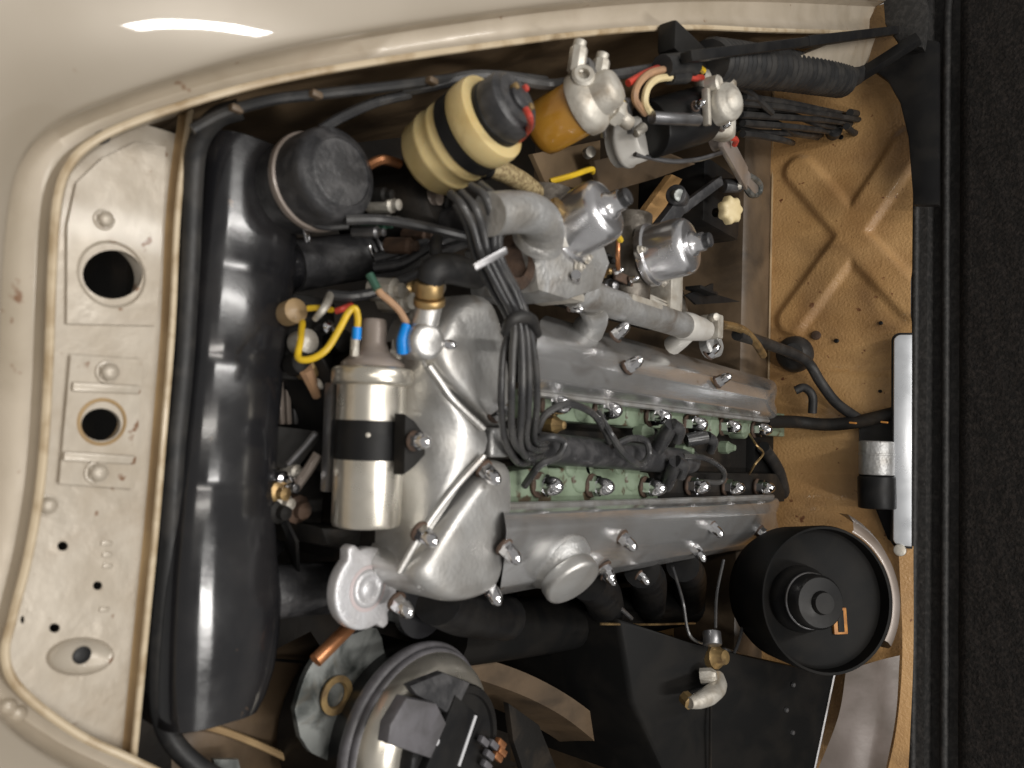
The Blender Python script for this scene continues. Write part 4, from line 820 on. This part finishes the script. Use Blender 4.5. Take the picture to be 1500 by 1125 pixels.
mk('housing', join(box(at(436, 740, .745), (.035, .06, .03), None, .008), cyl(at(470, 700, .74), at(470, 600, .74), .022)), M['soot_shade'], wp)
for u, v, r, m in [(412, 702, .007, 'chrome'), (404, 720, .009, 'brass'), (420, 712, .006, 'steel'), (412, 735, .008, 'dull'), (432, 745, .012, 'rust'), (405, 748, .010, 'soot_shade'), (430, 690, .006, 'dull')]:
    mk('fitting', lathe(at(u, v, .765), (.1, -.1, 1), [(r, -.01), (r, .004), (r * .6, .006), (r * .6, .012), (0, .013)], 10), M[m], wp, 30)
mk('side_rail', bar(at(487, 560, .80), at(480, 720, .80), .008, .01), M['steel'], None, label='upright grey steel strip beside the coil', cat='bracket')
al = thing('generator', 'dark generator body under the leads behind the radiator', 'generator', at(440, 480, .70))
mk('body', join(cyl(at(420, 560, .735), at(430, 440, .735), .035), box(at(455, 500, .755), (.03, .05, .03), None, .006)), M['soot_shade'], al)
for u, v, r, m in [(431, 456, .010, 'tan'), (448, 500, .010, 'dull'), (480, 480, .006, 'chrome'), (455, 540, .008, 'brass'), (440, 532, .009, 'soot_shade'), (470, 560, .006, 'dull'), (500, 500, .010, 'soot_shade')]:
    mk('terminal', lathe(at(u, v, .785), (-.1, .1, 1), [(r, -.012), (r, .003), (r * .7, .005), (0, .006)], 16), M[m], al, 30)
mk('stay_bracket', tube(A([(447, 540, .79), (456, 560, .785), (464, 580, .78)]), [.006, .005, .004], 8), M['tanw'], al)
ds = thing('distributor', 'dark distributor and fittings beneath the ignition leads', 'distributor', at(600, 320, .75))
mk('body', join(lathe(at(608, 300, .80), (.2, .1, 1), [(.04, -.06), (.04, .0), (.036, .02), (.028, .03), (0, .032)], 28)), M['soot_shade'], ds)
for u, v, r, m in [(570, 300, .007, 'dull'), (560, 285, .006, 'soot_shade'), (620, 345, .006, 'rust'), (596, 360, .007, 'rust'), (560, 330, .0035, 'greenw'), (548, 340, .005, 'steel'), (575, 425, .010, 'dull'), (600, 420, .008, 'brass'), (634, 420, .009, 'dull'), (655, 300, .009, 'soot_shade'), (630, 290, .010, 'greyp'), (680, 330, .008, 'brass'), (590, 440, .011, 'dull'), (605, 410, .005, 'chrome')]:
    mk('fitting', lathe(at(u, v, .83), (.2, -.1, 1), [(r, -.02), (r, .003), (r * .65, .005), (r * .65, .010), (0, .011)], 10), M[m], ds, 30)
mk('small_pipe', tube(A([(536, 245, .82), (560, 234, .83), (585, 240, .83)]), .004, 8), M['copper'], None, label='short brown pipe stub beside the round canister', cat='pipe')
mk('silver_clip', bar(at(447, 330, .79), at(452, 356, .79), .006, .003), M['chrome'], None, label='bright little clip under the round canister', cat='clip')

# ================================================================== BULKHEAD HOSES
mk('heater_hose', tube(A([(1055, 475, .89), (1085, 482, .885), (1105, 500, .88), (1118, 520, .87)]), .006, 10), M['brass'], None, label='brownish pipe leaving the coolant rail clamp', cat='pipe')
mk('heater_hose', tube([at(1080, 490, .88), at(1130, 506, .875), atx(1180, 528, 1.25), atx(1202, 560, 1.27), atx(1225, 590, 1.28), atx(1258, 614, 1.285)], .0085, 12), M['rubber'], None, label='black rubber hose snaking down the golden bulkhead', cat='hose')
mk('bulkhead_grommet', lathe(atx(1164, 518, 1.285), (-1, 0, .25), [(.030, -.03), (.030, 0), (.026, .012), (.015, .02), (.014, .03), (0, .03)], 26), M['rubber'], None, label='round black rubber grommet on the bulkhead', cat='grommet')
mk('hooked_hose', tube([atx(1165, 572, 1.26), atx(1178, 568, 1.265), atx(1190, 580, 1.27), atx(1190, 605, 1.275)], .007, 10), M['rubber'], None, label='short hooked black hose beside the bulkhead grommet', cat='hose')
mk('bulkhead_loom', tube([at(1120, 618, .86), atx(1165, 618, 1.25), atx(1210, 622, 1.275), atx(1255, 618, 1.282), atx(1310, 605, 1.285)], .010, 12), M['soot_shade'], None, label='thick black loom crossing the bulkhead behind the engine', cat='loom')
mk('rear_pipe', tube(A([(1118, 655, .85), (1140, 690, .85), (1150, 730, .84), (1155, 760, .82)]), .010, 12), M['rubber'], None, label='black hose descending behind the plug valley', cat='hose')
wm = thing('wiper_motor', 'black motor with silver cylinder mounted high on the bulkhead', 'motor', atx(1285, 700, 1.27))
mk('mount', join(prism([atx(u, v, 1.285) for u, v in [(1258, 612), (1312, 602), (1314, 800), (1300, 790), (1282, 745), (1258, 720)]], .02, (-1, 0, .2), .003)), M['black'], wm)
mk('silver_cylinder', join(cyl(atx(1284, 646, 1.262), atx(1284, 696, 1.262), .025, .003), cyl(atx(1284, 664, 1.262), atx(1284, 667, 1.262), .0257, .0005)), M['cast'], wm)
mk('dark_cylinder', cyl(atx(1284, 697, 1.264), atx(1285, 745, 1.264), .027, .003), M['black'], wm)
for u, v in [(1249, 619), (1295, 618)]: mk('brass_tab', bar(atx(u - 5, v, 1.265), atx(u + 6, v + 1, 1.265), .006, .003), M['orange'], wm)
# ---- blower drum and black box
bd = thing('blower_drum', 'large black round blower housing beside the bulkhead', 'blower', at(1215, 880, .80))
bc = at(1210, 878, .985); ba = V((-.62, .10, .75)).normalized()
mk('shell', lathe(bc, ba, [(.086, -.10), (.092, -.08), (.0955, .0), (.094, .005), (.091, .004), (.0895, -.012), (.085, -.016), (.03, -.018), (0, -.018)], 56), M['void'], bd, 40)
e1 = (ri - ri.dot(ba) * ba).normalized(); e2 = ba.cross(e1)
def arc(r, h): return [bc + (e1 * math.cos(t) + e2 * math.sin(t)) * r + ba * h for t in [math.radians(-34 + 98 * k / 20) for k in range(21)]]
mk('rim_band', sheet([arc(.0958, .004), arc(.1, .006), arc(.112, -.002), arc(.122, -.018), arc(.124, -.04)], 1), M['greyp'], bd, 60)
mk('motor', lathe(bc - ba * .018 - e1 * .028, ba, [(.043, 0), (.043, .010), (.040, .015), (.035, .025), (.034, .045), (.031, .049), (.015, .051), (.013, .058), (0, .058)], 40), M['black'], bd, 40)
mk('motor_ring', lathe(bc - ba * .018 - e1 * .028, ba, [(.0355, .023), (.0362, .025), (.0362, .028), (.035, .029)], 40), M['steel'], bd)
lb = bc - ba * .04 + V((.03, -.035, .02))
q0 = bc - ba * .016 + e1 * .028 - e2 * (.03 if e2.y > 0 else -.03)
mk('orange_label', box(q0, (.020, .034, .006), (e1, e2, ba), .001), M['orange'], bd)
mk('label_frame', box(q0 + ba * .002, (.009, .028, .005), (e1, e2, ba), .001), M['soot_shade'], bd)
def zb(u): return .80 + .155 * (u - 905) / 317
bb = thing('black_battery_box', 'large matt black box with folded lid below the blower', 'box', at(1080, 1060, .70))
mk('box', prism(A([(905, 905, zb(905)), (1010, 940, zb(1010)), (1100, 962, zb(1100)), (1222, 988, zb(1222)), (1192, 1140, zb(1192)), (985, 1160, zb(985)), (925, 1030, zb(925))]), .40, None, .006), M['void'], bb)
mk('lid_seam', bar(at(1041, 1010, zb(1041) + .001), at(1040, 1140, zb(1040) + .001), .003, .004), M['soot_shade'], bb)
mk('lid_edge', tube(A([(1222, 988, zb(1222)), (1207, 1060, zb(1207)), (1190, 1140, zb(1190))]), .0022, 6), M['steel'], bb)
for u, v in [(1162, 1003), (1152, 1040), (1161, 1073)]: mk('rivet', lathe(at(u, v, zb(u)), (-.3, 0, 1), [(.0035, -.001), (.003, .002), (0, .0025)], 10), M['steel'], bb)
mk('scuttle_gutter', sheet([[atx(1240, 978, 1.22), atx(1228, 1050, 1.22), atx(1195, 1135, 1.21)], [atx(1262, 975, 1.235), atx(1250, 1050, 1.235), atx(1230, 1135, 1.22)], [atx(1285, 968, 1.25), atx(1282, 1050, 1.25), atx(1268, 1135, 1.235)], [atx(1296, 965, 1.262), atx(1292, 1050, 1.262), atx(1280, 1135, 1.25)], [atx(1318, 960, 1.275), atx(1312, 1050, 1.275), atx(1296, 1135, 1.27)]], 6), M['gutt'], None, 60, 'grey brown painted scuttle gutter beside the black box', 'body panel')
mk('scuttle_strip', sheet([[atx(1316, 800, 1.285), atx(1322, 950, 1.285), atx(1314, 1060, 1.285), atx(1298, 1140, 1.285)], [atx(1338, 800, 1.29), atx(1338, 950, 1.29), atx(1334, 1060, 1.29), atx(1330, 1140, 1.29)]], 5), M['fire'], None, 60, 'golden painted strip between scuttle gutter and bonnet seal', 'body panel')
bkt = thing('brass_valve', 'corroded pale brass valve on the black box', 'valve', at(1040, 975, .858))
for g, m in [(cyl(at(1042, 925, .873), at(1044, 945, .878), .012), 'steel'), (lathe(at(1046, 962, .868), (-.2, .2, 1), [(.016, -.01), (.016, .004), (.011, .010), (.009, .018), (0, .019)], 12), 'brass'), (tube(A([(1050, 992, .873), (1052, 1006, .883), (1040, 1018, .883), (1024, 1026, .878), (1010, 1030, .873)]), [.010, .011, .012, .010, .007], 12), 'dull'), (lathe(at(1038, 990, .873), (.3, .2, 1), [(.010, -.01), (.010, .004), (.006, .010), (0, .011)], 8), 'dull'), (lathe(at(1010, 1028, .870), (-.5, -.3, 1), [(.009, -.01), (.009, .003), (0, .006)], 8), 'brass'), (cyl(at(1060, 955, .870), at(1082, 962, .873), .006), 'steel'), (lathe(at(1094, 980, .863), (0, 0, 1), [(.004, 0), (.004, .006), (0, .007)], 8), 'dull')]:
    mk('valve_piece', g, M[m], bkt, 35)
mk('golden_window', prism(A([(955, 925, .70), (972, 895, .70), (998, 905, .70), (995, 965, .70), (950, 962, .70)]), .003), M['fire'], None, label='patch of golden inner panel behind the valve', cat='body panel')
mk('dip_rod', tube(A([(880, 914, .80), (950, 915, .80), (1018, 913, .80)]), .0016, 6), M['brass'], None, label='thin straight rod crossing in front of the valve', cat='rod')
mk('slanted_rod', tube(A([(895, 880, .80), (910, 892, .80), (925, 906, .80)]), .0028, 8), M['steel'], None, label='short slanted steel rod under the exhaust cam cover', cat='rod')
# exhaust manifold below the cover
em = thing('exhaust_manifold', 'gloss black exhaust manifold below the exhaust cam cover', 'manifold', at(850, 890, .72))
for a_, b_, c_ in [((640, 878, .83), (680, 895, .80), (740, 905, .77)), ((860, 850, .83), (880, 868, .80), (890, 900, .75)), ((940, 835, .83), (950, 852, .80), (950, 890, .75)), ((1000, 828, .83), (1010, 845, .80), (1010, 880, .75))]:
    mk('runner', tube(A([a_, b_, c_]), [.022, .024, .024], 18), M['black'], em)
mk('log', tube(A([(650, 930, .72), (800, 915, .72), (960, 890, .72), (1080, 870, .72)]), .035, 18), M['void'], em)
for u, v in [(885, 842), (935, 842)]: put(CNUT, 'stud', em, at(u, v, .85), (.1, -.5, .8), 1.1)

# ================================================================== CHROME UNIT (image bottom)
ub = thing('chrome_bowl_unit', 'chrome bowl shaped unit with black cap and white line by the wing', 'electric unit', at(600, 1090, .70))
uc = at(610, 1085, .79); ua = V((.02, -.02, 1)).normalized()
mk('mount_plate', prism(cr(A([(432, 1040, .765), (450, 985, .765), (482, 942, .765), (520, 928, .765), (560, 935, .765), (570, 1125, .765), (470, 1110, .765), (440, 1080, .765)]), 4), .006, None, .001), M['galv'], ub)
mk('plate_ring', lathe(at(492, 1018, .767), (0, 0, 1), [(.0165, 0), (.0165, .002), (.011, .0024), (.010, -.001)], 26, (1, 1), False), M['brass'], ub)
mk('lower_can', lathe(uc, ua, [(.078, -.10), (.080, -.01), (.083, -.004)], 52), M['black'], ub)
mk('rubber_ring', lathe(uc, ua, [(.080, -.008), (.0865, -.007), (.088, -.002), (.0865, .002), (.083, .003), (.084, .006), (.0825, .009), (.079, .010)], 60), M['lens'], ub, 60)
mk('chrome_bowl', lathe(uc, ua, [(.081, .006), (.080, .012), (.077, .020), (.071, .027), (.063, .031), (.057, .032)], 60), M['coil'], ub, 60)
ct = mk('black_cap', lathe(uc + V((.006, 0, 0)), ua, [(.0585, .028), (.0585, .040), (.057, .043), (.051, .044), (.050, .041), (.020, .041), (0, .041)], 52), M['black'], ub, 40)
def lid(pts, z, th_, m, nm): mk(nm, prism(A([(u, v, z) for u, v in pts]), th_, None, .003), M[m], ct)
lid([(596, 1022), (640, 1030), (655, 1060), (632, 1112), (568, 1090), (572, 1062)], .843, .012, 'lens', 'grey_lid')
lid([(600, 1005), (650, 985), (690, 1000), (665, 1052), (648, 1040), (610, 1018)], .838, .008, 'plastic', 'grey_lid')
lid([(668, 1018), (708, 1052), (672, 1130), (622, 1130), (640, 1090)], .840, .010, 'black', 'terminal_cover')
mk('white_line', bar(at(697, 1048, .8405), at(672, 1122, .8405), .0035, .0012, .0003), M['white'], ct)
mk('screw', lathe(at(638, 1086, .840), (0, 0, 1), [(.0035, 0), (.003, .002), (0, .0025)], 12), M['white'], ct)
for k, (u, v) in enumerate([(708, 1085), (722, 1090), (733, 1088), (716, 1105), (728, 1108), (734, 1100), (712, 1120)]):
    mk('terminal_tab', bar(at(u - 5, v - 4, .838), at(u + 5, v + 5, .838), .006, .006), M['copper' if k in (2, 4, 5) else 'lens'], ct)
for k in range(9):
    t = 1.7 + k * .26; p = uc + V((.006 + .054 * math.cos(t), .054 * math.sin(t), .044)); mk('cap_clip', box(p, (.004, .009, .003), (V((math.cos(t), math.sin(t), 0)), V((-math.sin(t), math.cos(t), 0)), V((0, 0, 1))), .0008, 1), M['plastic'], ct)
WG = 'thin dark wires in the shadow below the exhaust cover'
for p, lab in [([(985, 830, .84), (1000, 880, .84), (1010, 930, .85), (1035, 945, .86)], 'thin black wire dropping from the cam cover to the valve'), ([(1060, 820, .86), (1050, 870, .86), (1048, 920, .87)], 'thin black wire hanging behind the valve'), ([(1130, 800, .87), (1100, 860, .87), (1085, 930, .88), (1075, 958, .88)], 'thin black wire sweeping beside the blower')]:
    mk('thin_wire', tube(A(p), .0022, 7), M['lead'], None, label=lab, cat='wire', group=WG)
mk('copper_pipe', tube(A([(462, 968, .80), (480, 950, .80), (505, 925, .795), (515, 915, .79)]), .0058, 12), M['copper'], None, label='short bright copper pipe below the radiator cap', cat='pipe')
